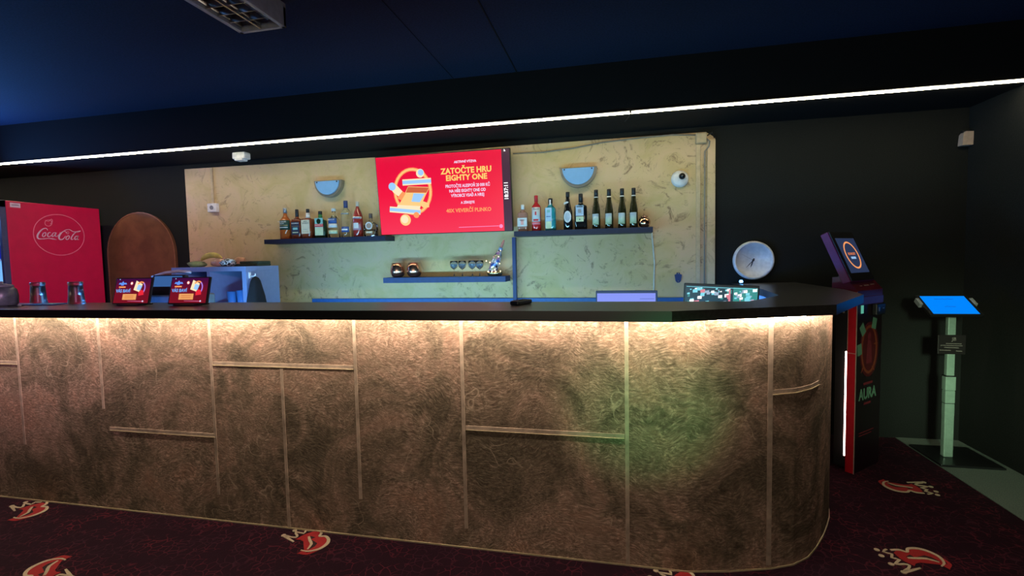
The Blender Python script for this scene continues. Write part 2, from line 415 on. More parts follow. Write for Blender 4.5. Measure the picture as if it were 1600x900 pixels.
# ================================================================= BAR COUNTER
outer = [(-7.2, 2.21), (.30, 2.21), (.48, 2.245), (.67, 2.30), (.777, 2.348), (.863, 2.42), (.93, 2.51), (1.0, 2.62), (1.06, 2.73), (1.105, 2.82), (1.138, 2.91), (1.15, 3.0), (1.15, 4.147)]
def offset(path, d):
    r = []
    for k, p in enumerate(path):
        a = path[max(k-1, 0)]; c = path[min(k+1, len(path)-1)]
        dx, dy = c[0]-a[0], c[1]-a[1]; l = math.hypot(dx, dy); r.append((p[0]-dy/l*d, p[1]+dx/l*d))
    return r
inner = offset(outer, .12)
bar = thing('bar_counter', 'long bar counter faced in brushed bronze plaster with rounded right end', 'bar counter', (-1.5, 2.3, 0))
def L(p): return T3(1.5, -2.3, 0) @ Vector(p)
TB = T3(1.5, -2.3, 0)
b = MB().prism(outer+inner[::-1], 0, 1.15); b.tf(TB)
o = obj('plaster_front', b, M['bronze'], bar)
def seam_v(x, z0, z1, w=.018, y=2.21):
    obj('joint_strip', MB().bbox((x-w/2, y-.0022, z0), (x+w/2, y+.002, z1), .001).tf(TB), M['joint'], bar)
for x, z0, z1 in [(-5.3, 0, 1.148), (-4.4, 0, 1.148), (-3.55, .35, 1.148), (-2.925, .6, 1.148), (-2.166, 0.15, 1.148), (-1.73, 0, .872), (-1.30, 0.2, 1.148), (-.733, 0.1, 1.148), (.041, .0, 1.148)]: seam_v(x, z0, z1)
def seam_h(x0, x1, z):
    obj('joint_strip', MB().bbox((x0, 2.2075, z), (x1, 2.212, z+.020), .001).tf(TB), M['joint'], bar)
    obj('joint_bead', MB().bbox((x0, 2.2055, z-.003), (x1, 2.212, z+.001), .001).tf(TB), M['trunking'], bar, 'thin pale bead under the joint')
for a in [(-4.4, -3.56, .846), (-2.155, -1.31, .878), (-2.89, -2.166, .476), (-.722, .03, .598)]: seam_h(*a)
def wallpath(path, d, z0, z1):
    a = offset(path, -d); return MB().prism(a+[p for p in path[::-1]], z0, z1)
vs = [(.648, 2.293), (.67, 2.30)]
obj('joint_strip', wallpath(vs, .0022, .02, 1.148).tf(TB), M['joint'], bar)
hs = [(.67, 2.30), (.777, 2.348), (.863, 2.42), (.93, 2.51)]
obj('joint_strip', wallpath(hs, .0025, .80, .82).tf(TB), M['joint'], bar)
obj('joint_bead', wallpath(hs, .0045, .797, .801).tf(TB), M['trunking'], bar, 'thin pale bead under the joint')
obj('inner_panel', MB().box((.935, 3.0, .1), (.955, 4.14, 1.149)).tf(TB), simple('inner_panel_white', (.7, .72, .75), .5), bar, 'white panel on the staff side of the corner')
obj('base_edging', wallpath(outer[:-1], .004, 0, .007).tf(TB), M['trunking'], bar, 'thin pale edging along the foot')

so = [(-7.2, 2.056), (.22, 2.058), (.93, 2.335), (1.283, 2.90), (1.355, 3.3), (1.358, 4.147)]
si = [(.90, 4.147), (.915, 3.35), (.86, 2.86), (.62, 2.50), (-7.2, 2.48)]
slab = obj('worktop', MB().prism([(p[0]+1.5, p[1]-2.3) for p in so+si], 0, .045), M['slab'], loc=(-1.5, 2.3, 1.15))
tag(slab, 'dark glossy laminate bar top running along the bronze counter and round its corner', 'worktop')

obj('edge_band', MB().prism([(p[0]+1.5, p[1]-2.3) for p in offset(so[:2], -.0015)+so[:2][::-1]], .001, .044), simple('edge_band_black', (.006, .006, .006), .3), slab, 'black front edge band')
# warm strip light under the bar top
lp = [(-7.2, 2.125), (.26, 2.125), (.48, 2.205), (.66, 2.266), (.78, 2.315), (.90, 2.43), (1.13, 2.72), (1.20, 2.95)]
ledm = emit('warm_led', (1.0, .85, .66), 66.0)
alum = simple('aluminium_profile', (.5, .5, .5), .4, .8)
led = obj('under_bar_strip_light', wallpath(lp, .016, 1.1456, 1.1499), ledm)
lp2 = [(-7.2, 2.186), (.28, 2.186), (.47, 2.222), (.66, 2.282), (.78, 2.333), (.885, 2.43)]; tag(led, 'warm white light strip fixed under the overhanging bar top', 'strip light')
obj('fill_row', wallpath(lp2, .003, 1.1415, 1.1499), emit('warm_led_fill', (1.0, .86, .66), 34.0), led, 'added row of light brightening the plaster under the bar top')  # added second row, brightens the top of the bar front

# cold strip light along the beam, two lengths meeting above the right shelf
cold = emit('cool_led', (1.0, .90, .60), 56.0); coldlip = emit('cool_led_lip', (1.0, .98, .86), 3.0)
for nm, x0, x1, lb in [('beam_strip_light', -7.85, .100, 'long glowing strip light along the beam, left of its joint'), ('beam_strip_light', .112, 2.478, 'shorter glowing strip light along the beam, right of its joint')]:
    l = obj(nm, MB().box((x0, 3.586, 2.4335), (x1, 3.590, 2.4425)), coldlip); tag(l, lb, 'strip light')
    obj('diffuser', MB().box((x0, 3.5905, 2.4315), (x1, 3.604, 2.4355)), cold, l, 'bright downward facing diffuser')
    obj('profile', MB().box((x0, 3.586, 2.4455), (x1, 3.5995, 2.450)), alum, l, 'aluminium mounting profile')
cb = obj('joint_cable', MB().tube([(.106, 3.59, 2.455), (.104, 3.585, 2.43), (.10, 3.62, 2.425), (.07, 3.8, 2.433)], .0025, 6), M['black']); tag(cb, 'short black cable hanging at the joint of the beam strip lights', 'cable')

# ================================================================= CEILING LUMINAIRE
lum = thing('ceiling_light', 'unlit louvred fluorescent ceiling light with white metal housing', 'ceiling light', (-1.85, 1.75, 2.8))
hx, y0, y1 = .14, -.72, .605
h = MB()
h.box((-hx, y0, -.022), (hx, y1, 0))
for s in (-1, 1):
    h.bbox((min(s*hx, s*(hx-.022)), y0, -.125), (max(s*hx, s*(hx-.022)), y1, -.02), .003)
h.bbox((-hx, y1-.022, -.125), (hx, y1, -.02), .003); h.bbox((-hx, y0, -.125), (hx, y0+.022, -.02), .003)
obj('housing', h, M['greymetal'], lum)
for s in (-1, 1):
    r = MB(); c = s*.058; n = 8; pts = []
    for i in range(n+1):
        a = PI*i/n; pts.append((c+.054*math.cos(a), -.105+.075*math.sin(a)))
    vs = []; fs = []
    for (px, pz) in pts: vs += [(px, y0+.03, pz), (px, y1-.03, pz)]
    for i in range(n): fs.append((2*i, 2*i+1, 2*i+3, 2*i+2))
    r.add(vs, fs, True)
    o = obj('reflector', r, M['mirror'], lum); md = o.modifiers.new('thick', 'SOLIDIFY'); md.thickness = .002
    obj('fluorescent_tube', MB().tube([(c, y0+.035, -.075), (c, y1-.035, -.075)], .013, 10), M['tube'], lum)
lv = MB(); lv.box((-.004, y0+.022, -.123), (.004, y1-.022, -.06))
k = y0+.09
while k < y1-.04:
    lv.box((-hx+.022, k, -.118), (hx-.022, k+.003, -.07)); k += .075
obj('louvre', lv, M['mirror'], lum)

# ================================================================= SHELVES
M['shelf_dim'] = simple('shelf_board_dim', (.008, .013, .045), .5)  # upper boards get less blue light, so their colour is darker
def shelf(x0, x1, z0, z1, label, yf=3.95, nm='wall_shelf'):
    o = obj(nm, MB().bbox((0, yf-4.138, z0-z1), (x1-x0, 0, 0), .0015), M['shelf_dim'] if z1 > 1.5 else M['shelf'], loc=(x0, 4.138, z1)); return tag(o, label, 'shelf')
shelf(-3.21, -1.985, 1.608, 1.65, 'black floating shelf left of the television, holding spirits bottles')
shelf(-.828, .281, 1.608, 1.65, 'black floating shelf right of the television, holding gin and wine bottles')
shelf(-2.02, -.908, 1.232, 1.279, 'lower black floating shelf below the television')
vb = obj('upright_post', MB().bbox((-.868, 4.05, 0.881), (-.838, 4.098, 1.606), .002), M['shelf']); tag(vb, 'thin dark upright post between the low shelf and the right shelf', 'post')

# rear worktop along the gold wall
bc = thing('back_counter', 'low back counter with blue lit upstand along the gold wall', 'counter', (-1.2, 3.9, 0))
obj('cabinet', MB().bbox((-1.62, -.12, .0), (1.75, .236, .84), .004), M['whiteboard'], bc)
obj('worktop', MB().bbox((-1.64, -.15, .84), (1.78, .236, .88), .004), M['shelf'], bc)
obj('upstand', MB().bbox((-1.64, .200, .88), (1.85, .236, 1.082), .003), simple('upstand_board', (.02, .12, .42), .5), bc)  # blue light on the upstand put into its board colour

# ================================================================= TELEVISION
tvw, tvh = 1.205, .682
tv = thing('television', 'large wall television showing a red game advert', 'television', (-1.452, 4.012, 1.656))
tv.rotation_euler = (R(5.5), 0, 0)
obj('casing', MB().bbox((-tvw/2, 0, 0), (tvw/2, .045, tvh), .004), M['black'], tv)
obj('wall_bracket', MB().bbox((-.2, .045, .28), (.2, .085, .42), .003), M['black'], tv)
def tvT(x, y, lift=.0):
    """local point of the screen for design coordinates x, y"""
    xl = 50+(y-147)*50/683; xr = 1238+(y-55)*17/735; u = (x-xl)/(xr-xl)
    yt = 147-92*u; yb = 830-40*u; v = 1-(y-yt)/(yb-yt)
    return (-tvw/2+.006+u*(tvw-.012), .006+v*(tvh-.012))
SF = frame((0, -.0015, 0), (1, 0, 0), (0, 0, 1))
def scr(nm, mb, mat, lab=None): return obj(nm, mb, mat, tv, lab)
m, nt, bb = newmat('screen_red'); setp(bb, (0, 0, 0), .25)
co = objco(nt); sx = nt.nodes.new('ShaderNodeSeparateXYZ'); nt.links.new(co, sx.inputs[0])
g = ramp(nt, sx.outputs['Z'], [(.0, (1.0, .035, .095)), (.35, (.95, .008, .055)), (.68, (.84, .0, .045))]); nt.links.new(g, bb.inputs['Emission Color']); bb.inputs['Emission Strength'].default_value = .95
MS = m
xr = -tvw/2+.006+.945*(tvw-.012)
scr('screen', MB().box((-tvw/2+.006, -.001, .006), (xr, .001, tvh-.008)), MS, 'bright red advert picture')
scr('screen_side_bar', MB().box((xr, -.001, .006), (tvw/2-.004, .001, tvh-.008)), emit('screen_plum', (.045, .004, .03), 1), 'dark plum side bar of the picture')
E_gold = emit('screen_gold', (1.0, .62, .22), 1.0); E_amber = emit('screen_amber', (1.0, .33, .10), 1.0); E_pale = emit('screen_pale', (.85, .72, 1.0), 1.0)
E_white = emit('screen_white', (1, 1, 1), 1.3); E_cream = emit('screen_cream', (1.0, .82, .52), 1.0); E_sky = emit('screen_sky', (.35, .62, 1.0), 1.0); E_brown = emit('screen_rust', (.62, .12, .03), 1)
E_yellow = emit('screen_yellow', (1.0, .66, .16), 1.0)
E_glow = emit('screen_glow', (1.0, .03, .06), 1)
def tvtext(s, x, y, size, mat, xs=1., bold=.0008):
    p = tvT(x, y); T = SF @ T3(p[0], p[1], 0)
    scr('advert_lettering', textmb(s, size, T, .0008, 'CENTER', bold, xs), mat)
tvtext('AKTIVNÍ VÝZVA', 862, 172, .027, E_pale, 1.0)
tvtext('ZATOČTE HRU', 868, 250, .066, E_yellow, .98, .0022)
tvtext('EIGHTY ONE', 870, 312, .064, E_yellow, .98, .0022)
tvtext('PROTOČTE ALESPOŇ 20 000 KČ', 880, 384, .036, E_pale, .76)
tvtext('NA HŘE EIGHTY ONE OD', 878, 428, .036, E_pale, .78)
tvtext('VÝROBCE VSAĎ A HREJ', 880, 470, .036, E_pale, .78)
tvtext('A ZÍSKEJTE', 880, 535, .028, E_pale, .9)
tvtext('40X VEVERČÍ PLINKO', 887, 605, .044, E_amber, .95, .0012)
p = tvT(1212, 430)
scr('clock_digits', textmb('18:37:11', .046, SF @ T3(p[0], p[1], 0) @ Matrix.Rotation(PI/2, 4, 'Z'), .0008, 'CENTER', .0012, .95), E_white)
def P2(*a): return [tvT(x, y) for x, y in a]
ZL = [0]
def flat(nm, poly, mat, z=None):
    ZL[0] += .00025
    scr(nm, MB().prism(poly, ZL[0], ZL[0]+.0004, SF), mat)
c = tvT(392, 440)
ring = [(c[0]+.165*math.cos(t), c[1]+.188*math.sin(t)) for t in [2*PI*i/30 for i in range(31)]]
ZL[0] += .0003
scr('advert_ring', MB().ribbon(ring, [.030]*31, .0004, SF @ T3(0, 0, ZL[0]), 0, 1), E_amber)
ZL[0] += .0003
scr('advert_ring', MB().ribbon(ring, [.012]*31, .0004, SF @ T3(0, 0, ZL[0]), 0, 1), E_gold)
def roll(a, b_, wd, mats):
    for w_, m_ in zip((wd, wd*.55), mats):
        ZL[0] += .0003
        scr('advert_scroll', MB().ribbon([tvT(*a), tvT(*b_)], [w_, w_], .0004, SF @ T3(0, 0, ZL[0]), 0, 1), m_)
flat('advert_scroll', P2((350, 395), (545, 400), (505, 480), (455, 590), (245, 590), (300, 500)), E_gold)
flat('advert_scroll', P2((350, 400), (540, 405), (515, 450), (330, 450)), E_brown)
flat('advert_scroll', P2((400, 455), (500, 460), (455, 535), (380, 530)), E_sky)
flat('advert_scroll', P2((255, 560), (460, 570), (455, 600), (240, 595)), E_cream)
roll((300, 362), (560, 345), .052, (E_cream, E_sky))
roll((180, 600), (462, 622), .050, (E_cream, E_sky))
flat('advert_gem', circ(*tvT(462, 278), .037), E_cream); flat('advert_gem', circ(*tvT(468, 272), .026), E_sky)
flat('advert_gem', P2((180, 400), (215, 370), (250, 390), (310, 450), (270, 490), (215, 450)), E_cream); flat('advert_gem', circ(*tvT(205, 398), .034), E_sky)
flat('advert_gem', P2((300, 440), (330, 455), (290, 520), (250, 500)), E_amber)
flat('advert_gem', P2((470, 520), (540, 545), (540, 580), (490, 585), (460, 560)), E_gold)
flat('advert_coin', circ(*tvT(325, 695), .050), E_gold); flat('advert_coin', circ(*tvT(318, 690), .034), E_cream)
flat('advert_coin', circ(*tvT(425, 650), .026), E_amber)
E_mag = emit('screen_magenta', (1.0, .25, .55), 1)
scr('advert_line', MB().prism(P2((800, 759), (1145, 745), (1145, 750), (800, 764)), .0002, .0008, SF), E_mag)
scr('advert_line', MB().prism(circ(*tvT(1163, 750), .016), .0002, .0008, SF), E_mag)
scr('screen_cursor', MB().prism(P2((1196, 58), (1210, 78), (1200, 82), (1194, 80)), .0002, .0008, SF), E_white)

# ================================================================= SCONCES, CAMERA, SOCKET, TRUNKING
def half(r, rz_, n=16): return [(r*math.cos(-PI*i/n), rz_*math.sin(-PI*i/n)) for i in range(n+1)]
def sconce(x, z, w_, h_, label, yaw=0):
    t = thing('wall_lamp', label, 'wall lamp', (x, 4.138, z), 0, None)
    W = frame((0, 0, 0), (1, 0, 0), (0, 0, 1))
    obj('frame', MB().prism(half(w_/2, h_), 0, .055, W), M['lampframe'], t)
    obj('glass_front', MB().prism([(p[0], p[1]-.008) for p in half(w_/2-.022, h_-.03)], .05, .068, W), M['lampglass'], t)
    for s in (-1, 1): obj('screw', MB().lathe([(.006, 0), (.006, .008), (.003, .010)], 10).tf(frame((s*(w_/2-.04), -.066, -.018), (1, 0, 0), (0, 0, 1))), M['black'], t)
sconce(-2.61, 2.185, .285, .155, 'unlit half round wall lamp above the whisky and vodka bottles')
sconce(-.303, 2.168, .305, .165, 'unlit half round wall lamp right of the television')
t = thing('security_camera', 'white dome security camera on the gold wall', 'security camera', (.503, 4.138, 2.035))
W = frame((0, 0, 0), (1, 0, 0), (0, 0, 1))
obj('base', MB().lathe([(.066, 0), (.068, .008), (.064, .026), (.05, .04), (.02, .047), (0, .048)], 26).tf(W), M['white'], t)
obj('lens_ball', MB().lathe([(.0, -.026), (.014, -.022), (.023, -.01), (.026, 0), (.023, .012), (.014, .022), (0, .026)], 18).tf(W @ T3(.012, .014, .052)), simple('lens_black', (.01, .01, .012), .08), t, 'glossy black lens ball')
t = thing('wall_socket', 'white power socket on the gold wall below its cable trunking', 'socket', (-3.905, 4.138, 1.99))
obj('box', MB().bbox((-.052, -.042, -.043), (.052, 0, .043), .006), M['white'], t)
obj('outlet', MB().lathe([(.021, 0), (.021, .003), (.018, .003), (.017, .001), (0, .001)], 16).tf(frame((0, -.042, 0), (1, 0, 0), (0, 0, 1))), simple('socket_grey', (.25, .25, .27), .5), t, 'grey round outlet')
o = obj('cable_trunking', MB().bbox((-.012, -.014, 0), (.012, 0, .35), .002), M['trunking'], loc=(-3.915, 4.138, 2.034)); tag(o, 'gold painted cable trunking running up from the power socket', 'trunking')
o = obj('cable_trunking', MB().bbox((-.016, -.02, 0), (.016, 0, 1.21), .003), M['trunking'], loc=(.642, 4.138, 1.088)); tag(o, 'wide vertical trunking under the junction box', 'trunking')
o = obj('corner_batten', MB().bbox((-.030, -.024, 0), (.030, 0, 1.24), .003), M['gold'], loc=(.738, 4.138, 1.088)); tag(o, 'narrow batten along the right end of the gold wall', 'batten')
t = thing('junction_box', 'square junction box at the top right corner of the gold wall', 'junction box', (.662, 4.138, 2.342))
obj('box', MB().bbox((-.042, -.036, -.042), (.042, 0, .042), .008), M['trunking'], t)
obj('lid', MB().bbox((-.036, -.041, -.036), (.036, -.035, .036), .003), M['trunking'], t)
def cable(pts, r, mat, label, nm='cable'):
    mb = MB().tube(pts, r, 6); p0 = Vector(pts[0]); mb.tf(T3(*(-p0))); o = obj(nm, mb, mat, loc=p0); tag(o, label, 'cable'); return o
cable([(-.86, 4.13, 2.325), (-.6, 4.125, 2.318), (-.35, 4.125, 2.335), (-.1, 4.125, 2.365), (.2, 4.125, 2.381), (.45, 4.125, 2.386), (.622, 4.125, 2.372)], .006, simple('grey_cable', (.3, .27, .22), .5), 'grey cable sagging along the top of the gold wall')
cable([(.702, 4.10, 2.33), (.722, 4.095, 2.31), (.715, 4.095, 2.27), (.690, 4.12, 2.24), (.690, 4.128, 1.6), (.690, 4.128, 1.1)], .006, simple('grey_cable_2', (.3, .27, .22), .5), 'grey cable dropping from the junction box beside the batten')
cable([(.705, 4.12, 2.36), (.74, 4.10, 2.375), (.76, 4.12, 2.34)], .005, M['black'], 'black cable stub right of the junction box')
cable([(.285, 4.12, 1.612), (.291, 4.130, 1.55), (.299, 4.132, 1.45), (.306, 4.132, 1.36), (.300, 4.132, 1.22), (.298, 4.132, 1.0)], .007, simple('pale_cable', (.6, .62, .6), .4), 'pale cable hanging from the right end of the right shelf')
t = thing('motion_sensor', 'white motion sensor under the beam near the left shelf', 'sensor', (-3.32, 3.86, 2.436))
obj('housing', MB().bbox((-.066, -.05, -.062), (.066, .03, -.0), .01), M['white'], t)
obj('lens', MB().bbox((-.042, -.054, -.078), (.042, .02, -.058), .008), M['white'], t)
t = thing('bottle_opener', 'dark wall mounted bottle opener low on the gold wall', 'bottle opener', (.49, 4.138, 1.25))
W = frame((0, 0, 0), (1, 0, 0), (0, 0, 1))
obj('plate', MB().prism([(-.028, .016), (-.012, .022), (-.012, .034), (.012, .034), (.012, .022), (.028, .016), (.02, -.035), (.008, -.048), (-.008, -.048), (-.02, -.035)], 0, .014, W), M['shelf'], t)
obj('screw', MB().lathe([(.005, 0), (.005, .004), (0, .005)], 10).tf(W @ T3(0, -.036, .014)), M['screw'], t)
obj('screw', MB().lathe([(.005, 0), (.005, .004), (0, .005)], 10).tf(W @ T3(0, .027, .014)), M['screw'], t)
t = thing('wall_sensor', 'small beige sensor box high on the dark wall at the right', 'sensor', (2.455, 4.15, 2.21))
obj('housing', MB().prism([(-.042, -.046), (.024, -.046), (.026, .048), (-.022, .05), (-.036, .03)], 0, .05, frame((0, 0, 0), (1, 0, 0), (0, 0, 1))), simple('beige_plastic', (.55, .42, .33), .5), t)
obj('bracket', MB().bbox((-.03, -.03, .045), (.015, 0, .062), .003), M['black'], t)
# ================================================================= WALL CLOCK
t = thing('wall_clock', 'round white wall clock above the corner of the bar', 'clock', (1.052, 4.15, 1.372))
W = frame((0, 0, 0), (1, 0, 0), (0, 0, 1))
obj('rim', MB().lathe([(.130, 0), (.148, .004), (.152, .02), (.150, .036), (.143, .046), (.134, .046), (.128, .036), (.126, .018)], 48).tf(W), M['white'], t)
obj('dial', MB().lathe([(.128, .012), (.128, .016), (0, .016)], 40).tf(W), simple('dial_paper', (.72, .74, .78), .5, 0, .02), t, 'pale dial')
ink = simple('clock_ink', (.03, .03, .04), .5)
nm = MB()
for k in range(1, 13):
    a = R(90-30*k); q = textmb(str(k), .034, W @ T3(.098*math.cos(a), .098*math.sin(a), .0165), .0006, 'CENTER', .0010); nm.add(q.v, q.f)
for k in range(60):
    a = 2*PI*k/60; nm.ribbon([(.117*math.cos(a), .117*math.sin(a)), (.122*math.cos(a), .122*math.sin(a))], [.0012]*2, .0005, W @ T3(0, 0, .0162), 0, 1)
obj('numerals', nm, ink, t)
def hand(ang, ln, wd, z, nme):
    a = R(90-ang); d = (math.cos(a), math.sin(a))
    obj(nme, MB().ribbon([(-d[0]*.016, -d[1]*.016), (d[0]*ln*.6, d[1]*ln*.6), (d[0]*ln, d[1]*ln)], [wd, wd, wd*.3], .001, W @ T3(0, 0, z), 0, 1), ink, t)
hand(198, .058, .008, .019, 'hour_hand'); hand(222, .075, .005, .021, 'minute_hand'); hand(300, .095, .0012, .023, 'second_hand')
obj('centre_cap', MB().lathe([(.008, .016), (.008, .026), (0, .028)], 14).tf(W), ink, t)

# ================================================================= BOTTLES
Y_B = 4.03; SH = 1.6502
def mixm(name, col, rough=.08, trans=.0, coat=.6):
    m, nt, b = newmat(name); setp(b, col, rough, 0, trans, 1.35, coat=coat); return m
paper = simple('label_paper', (.62, .66, .70), .6, 0, .05)
cream_p = simple('label_cream', (.66, .62, .48), .6, 0, .06)
pale_green = simple('label_pale_green', (.55, .66, .46), .6, 0, .08)
def prof(kind, r, h, nr=.014):
    if kind == 'round':   # classic shoulder
        return [(r*.85, 0), (r, .006), (r, h*.56), (r*.93, h*.61), (r*.62, h*.68), (nr*1.15, h*.745), (nr, h*.80), (nr, h*.90)]
    if kind == 'square':
        return [(r*.9, 0), (r, .006), (r, h*.62), (r*.9, h*.665), (nr*1.5, h*.70), (nr*1.1, h*.75), (nr, h*.82), (nr, h*.90)]
    if kind == 'tall':
        return [(r*.9, 0), (r, .006), (r, h*.66), (r*.86, h*.71), (nr*1.5, h*.76), (nr, h*.80), (nr, h*.86)]
    if kind == 'flute':
        return [(r*.9, 0), (r, .005), (r, h*.40), (r*.97, h*.46), (r*.80, h*.57), (r*.60, h*.68), (nr*1.25, h*.78), (nr, h*.83), (nr, h*.90)]
    if kind == 'cone':    # shoulders running straight to the neck
        return [(r*.9, 0), (r, .006), (r*1.02, h*.50), (r*.95, h*.60), (r*.72, h*.70), (nr*1.3, h*.80), (nr, h*.84), (nr, h*.9)]
    if kind == 'squat':
        return [(r*.8, 0), (r*.98, .008), (r, h*.28), (r*.97, h*.48), (r*.7, h*.6), (nr*1.4, h*.66), (nr, h*.72), (nr, h*.84)]
def bottle(x, h, w_, kind, body, cap, capm, label, squ=0, sy=1., y=Y_B, group=None, nr=.014, labels=(), capr=None, nname='bottle'):
    t = thing(nname, label, 'bottle', (x, y, SH), 0, group)
    r = w_/2; k = 1.0
    p = prof(kind, r, h, nr)
    mb = MB(); n = 28
    # the neck stays round while the body may be flat sided
    mb.lathe([q for q in p if q[0] > nr*1.6], n, sy=sy, squ=squ, smooth=True) if squ else mb.lathe(p, n, sy=sy)
    if squ:
        body_top = [q for q in p if q[0] > nr*1.6][-1]
        rest = [(min(body_top[0]*.92, nr*2.6), body_top[1]-.001)]+[q for q in p if q[0] <= nr*1.6]
        mb.lathe(rest, 18)
    obj('glass_body', mb, body, t)
    c0, c1 = cap; cr = capr or nr*1.12
    obj('cap', MB().lathe([(cr, c0*h), (cr, c1*h-.003), (cr*.9, c1*h)], 16), capm, t)
    for lb in labels: lb(t, r, h, sy)
    return t
def flatlab(z0, z1, wf, mat, off=0.0, txt=None, tm=None, ts=.012, bands=(), dx=0.):
    """paper label on a flat fronted bottle"""
    def f_(t, r, h, sy):
        y = -r*sy-.0012-off; o = obj('label', MB().bbox((dx*r-wf*r, y, z0*h), (dx*r+wf*r, y+.0014, z1*h), .0005), mat, t)
        for (zz, m2, hh, ww) in bands: obj('label_print', MB().box((dx*r-ww*wf*r, y-.0006, zz*h), (dx*r+ww*wf*r, y, (zz+hh)*h)), m2, o)
        if txt:
            zt = (z0+z1)/2*h
            for i, s in enumerate(txt.split('\n')):
                obj('label_lettering', textmb(s, ts, frame((dx*r, y-.0004, z1*h-ts*(.9+i*1.05)), (1, 0, 0), (0, 0, 1)), .0006, 'CENTER', .0002), tm, o)
    return f_
def wraplab(z0, z1, mat, span=150, kx=1.012, txt=None, tm=None, ts=.012, bands=(), face=-90):
    """paper label bent round a round bottle, facing the room"""
    def patch(r, sy, a0, a1, za, zb, n=12):
        mb = MB(); vs = []
        for i in range(n+1):
            a = R(a0+(a1-a0)*i/n)
            for z in (za, zb): vs.append((r*math.cos(a), r*sy*math.sin(a), z))
        fs = [(2*i, 2*i+2, 2*i+3, 2*i+1) for i in range(n)]; mb.add(vs, fs, True); return mb
    def f_(t, r, h, sy):
        a0, a1 = face-span/2, face+span/2
        o = obj('label', patch(r*kx, sy, a0, a1, z0*h, z1*h), mat, t)
        md = o.modifiers.new('paper', 'SOLIDIFY'); md.thickness = .0008
        for (zz, m2, hh, ww) in bands:
            obj('label_print', patch(r*kx+.0009, sy, face-span/2*ww, face+span/2*ww, zz*h, (zz+hh)*h), m2, o)
        if txt:
            for i, s in enumerate(txt.split('\n')):
                obj('label_lettering', textmb(s, ts, frame((0, -r*sy*kx-.0018, z1*h-ts*(.9+i*1.05)), (1, 0, 0), (0, 0, 1)), .0006, 'CENTER', .0002), tm, o)
    return f_
def disclab(zc, rr, mat, ry=None, off=.0012, ring=None):
    def f_(t, r, h, sy):
        o = obj('label', MB().prism(circ(0, 0, rr, 20, ry), 0, .0014, frame((0, -r*sy-off+.001, zc*h), (1, 0, 0), (0, 0, 1))), mat, t)
        if ring: obj('label_print', MB().prism(circ(0, 0, rr*.7, 20, (ry or rr)*.7), 0, .0008, frame((0, -r*sy-off-.0004, zc*h), (1, 0, 0), (0, 0, 1))), ring, o)
    return f_
wht = simple('print_white', (.75, .75, .75), .6); blk = simple('print_black', (.02, .02, .025), .5); gld = simple('print_gold', (.5, .36, .14), .4, .4)
blu = simple('print_blue', (.04, .10, .32), .5); redp = simple('print_red', (.6, .03, .04), .5); teal = simple('print_teal', (.22, .52, .52), .5)
dgreen = simple('label_dark_green', (.015, .07, .055), .5); dnavy = simple('label_navy', (.02, .03, .07), .5)
amber = mixm('amber_whisky', (.42, .10, .022)); dkamber = mixm('dark_whisky', (.16, .03, .012)); brownl = mixm('brown_whiskey', (.20, .04, .015))
greenb = mixm('dark_green_glass', (.012, .035, .018)); blackb = mixm('black_glass', (.008, .008, .009)); pinkl = mixm('pink_gin', (.80, .035, .04), .06, .35)
tealb = mixm('teal_gin_glass', (.03, .34, .42), .05, .25); rosel = mixm('pale_rose_gin', (.72, .40, .33), .06, .6); clear = mixm('clear_spirit_glass', (.93, .97, .99), .02, 1.0, 0)
redrum = mixm('red_brown_rum', (.33, .035, .03)); wine = mixm('wine_bottle_glass', (.022, .020, .008)); capgrey = simple('cap_grey', (.30, .33, .38), .35, .5)
capblack = simple('cap_black', (.015, .014, .016), .4); capblue = simple('cap_blue', (.03, .05, .16), .4); capwhite = simple('cap_white', (.7, .72, .74), .4)
greenneck = mixm('green_neck', (.05, .20, .06))

bottle(-3.034, .292, .100, 'round', amber, (.83, 1), capgrey, 'amber whiskey bottle with grey cap and dark green label, leftmost on the left shelf', nr=.016,
       labels=[wraplab(.30, .60, dgreen, 165, txt='TULLAMORE\nD.E.W.', tm=wht, ts=.016, bands=[(.36, wht, .022, .7), (.43, gld, .015, .7)])])
bottle(-2.908, .274, .098, 'square', dkamber, (.70, 1), capblack, 'dark whiskey bottle with black cap and dark navy label, second from the left', squ=5, sy=.7,
       labels=[flatlab(.14, .57, .84, dnavy, txt='BUSHMILLS', tm=wht, ts=.015, bands=[(.20, pale_green, .03, .7), (.30, teal, .08, .6), (.42, gld, .012, .8)])])
bottle(-2.794, .273, .100, 'square', brownl, (.88, 1), capblack, 'whiskey bottle with white neck band and large white label', squ=5, sy=.9,
       labels=[flatlab(.16, .62, .86, cream_p, txt="JACK\nDANIEL'S", tm=blk, ts=.015, bands=[(.22, gld, .012, .7), (.30, capgrey, .01, .5)]),
               lambda t, r, h, sy: obj('neck_label', MB().lathe([(.024, .68*h), (.0185, .76*h), (.0165, .87*h)], 16), capwhite, t)])
bottle(-2.666, .248, .112, 'square', greenb, (.88, 1), capblack, 'flat dark green herbal liqueur bottle with green and red label', squ=6, sy=.5, nr=.016,
       labels=[flatlab(.10, .74, .74, teal, bands=[(.42, redp, .10, 1.04), (.10, pale_green, .30, 1.0)]),
               disclab(.62, .021, greenb, .024, .004), lambda t, r, h, sy: obj('neck', MB().lathe([(.0195, .73*h), (.018, .82*h), (.017, .88*h)], 16), greenneck, t),
               flatlab(.42, .52, .78, redp, .0022, 'JÄGERMEISTER', wht, .012)])
bottle(-2.528, .268, .098, 'round', clear, (.90, 1), capwhite, 'clear vodka bottle with blue print and round pale stopper', nr=.015, capr=.019,
       labels=[wraplab(.48, .66, blu, 120, txt='ABSOLUT', tm=wht, ts=.017), wraplab(.34, .47, paper, 130), wraplab(.13, .25, pale_green, 130)])
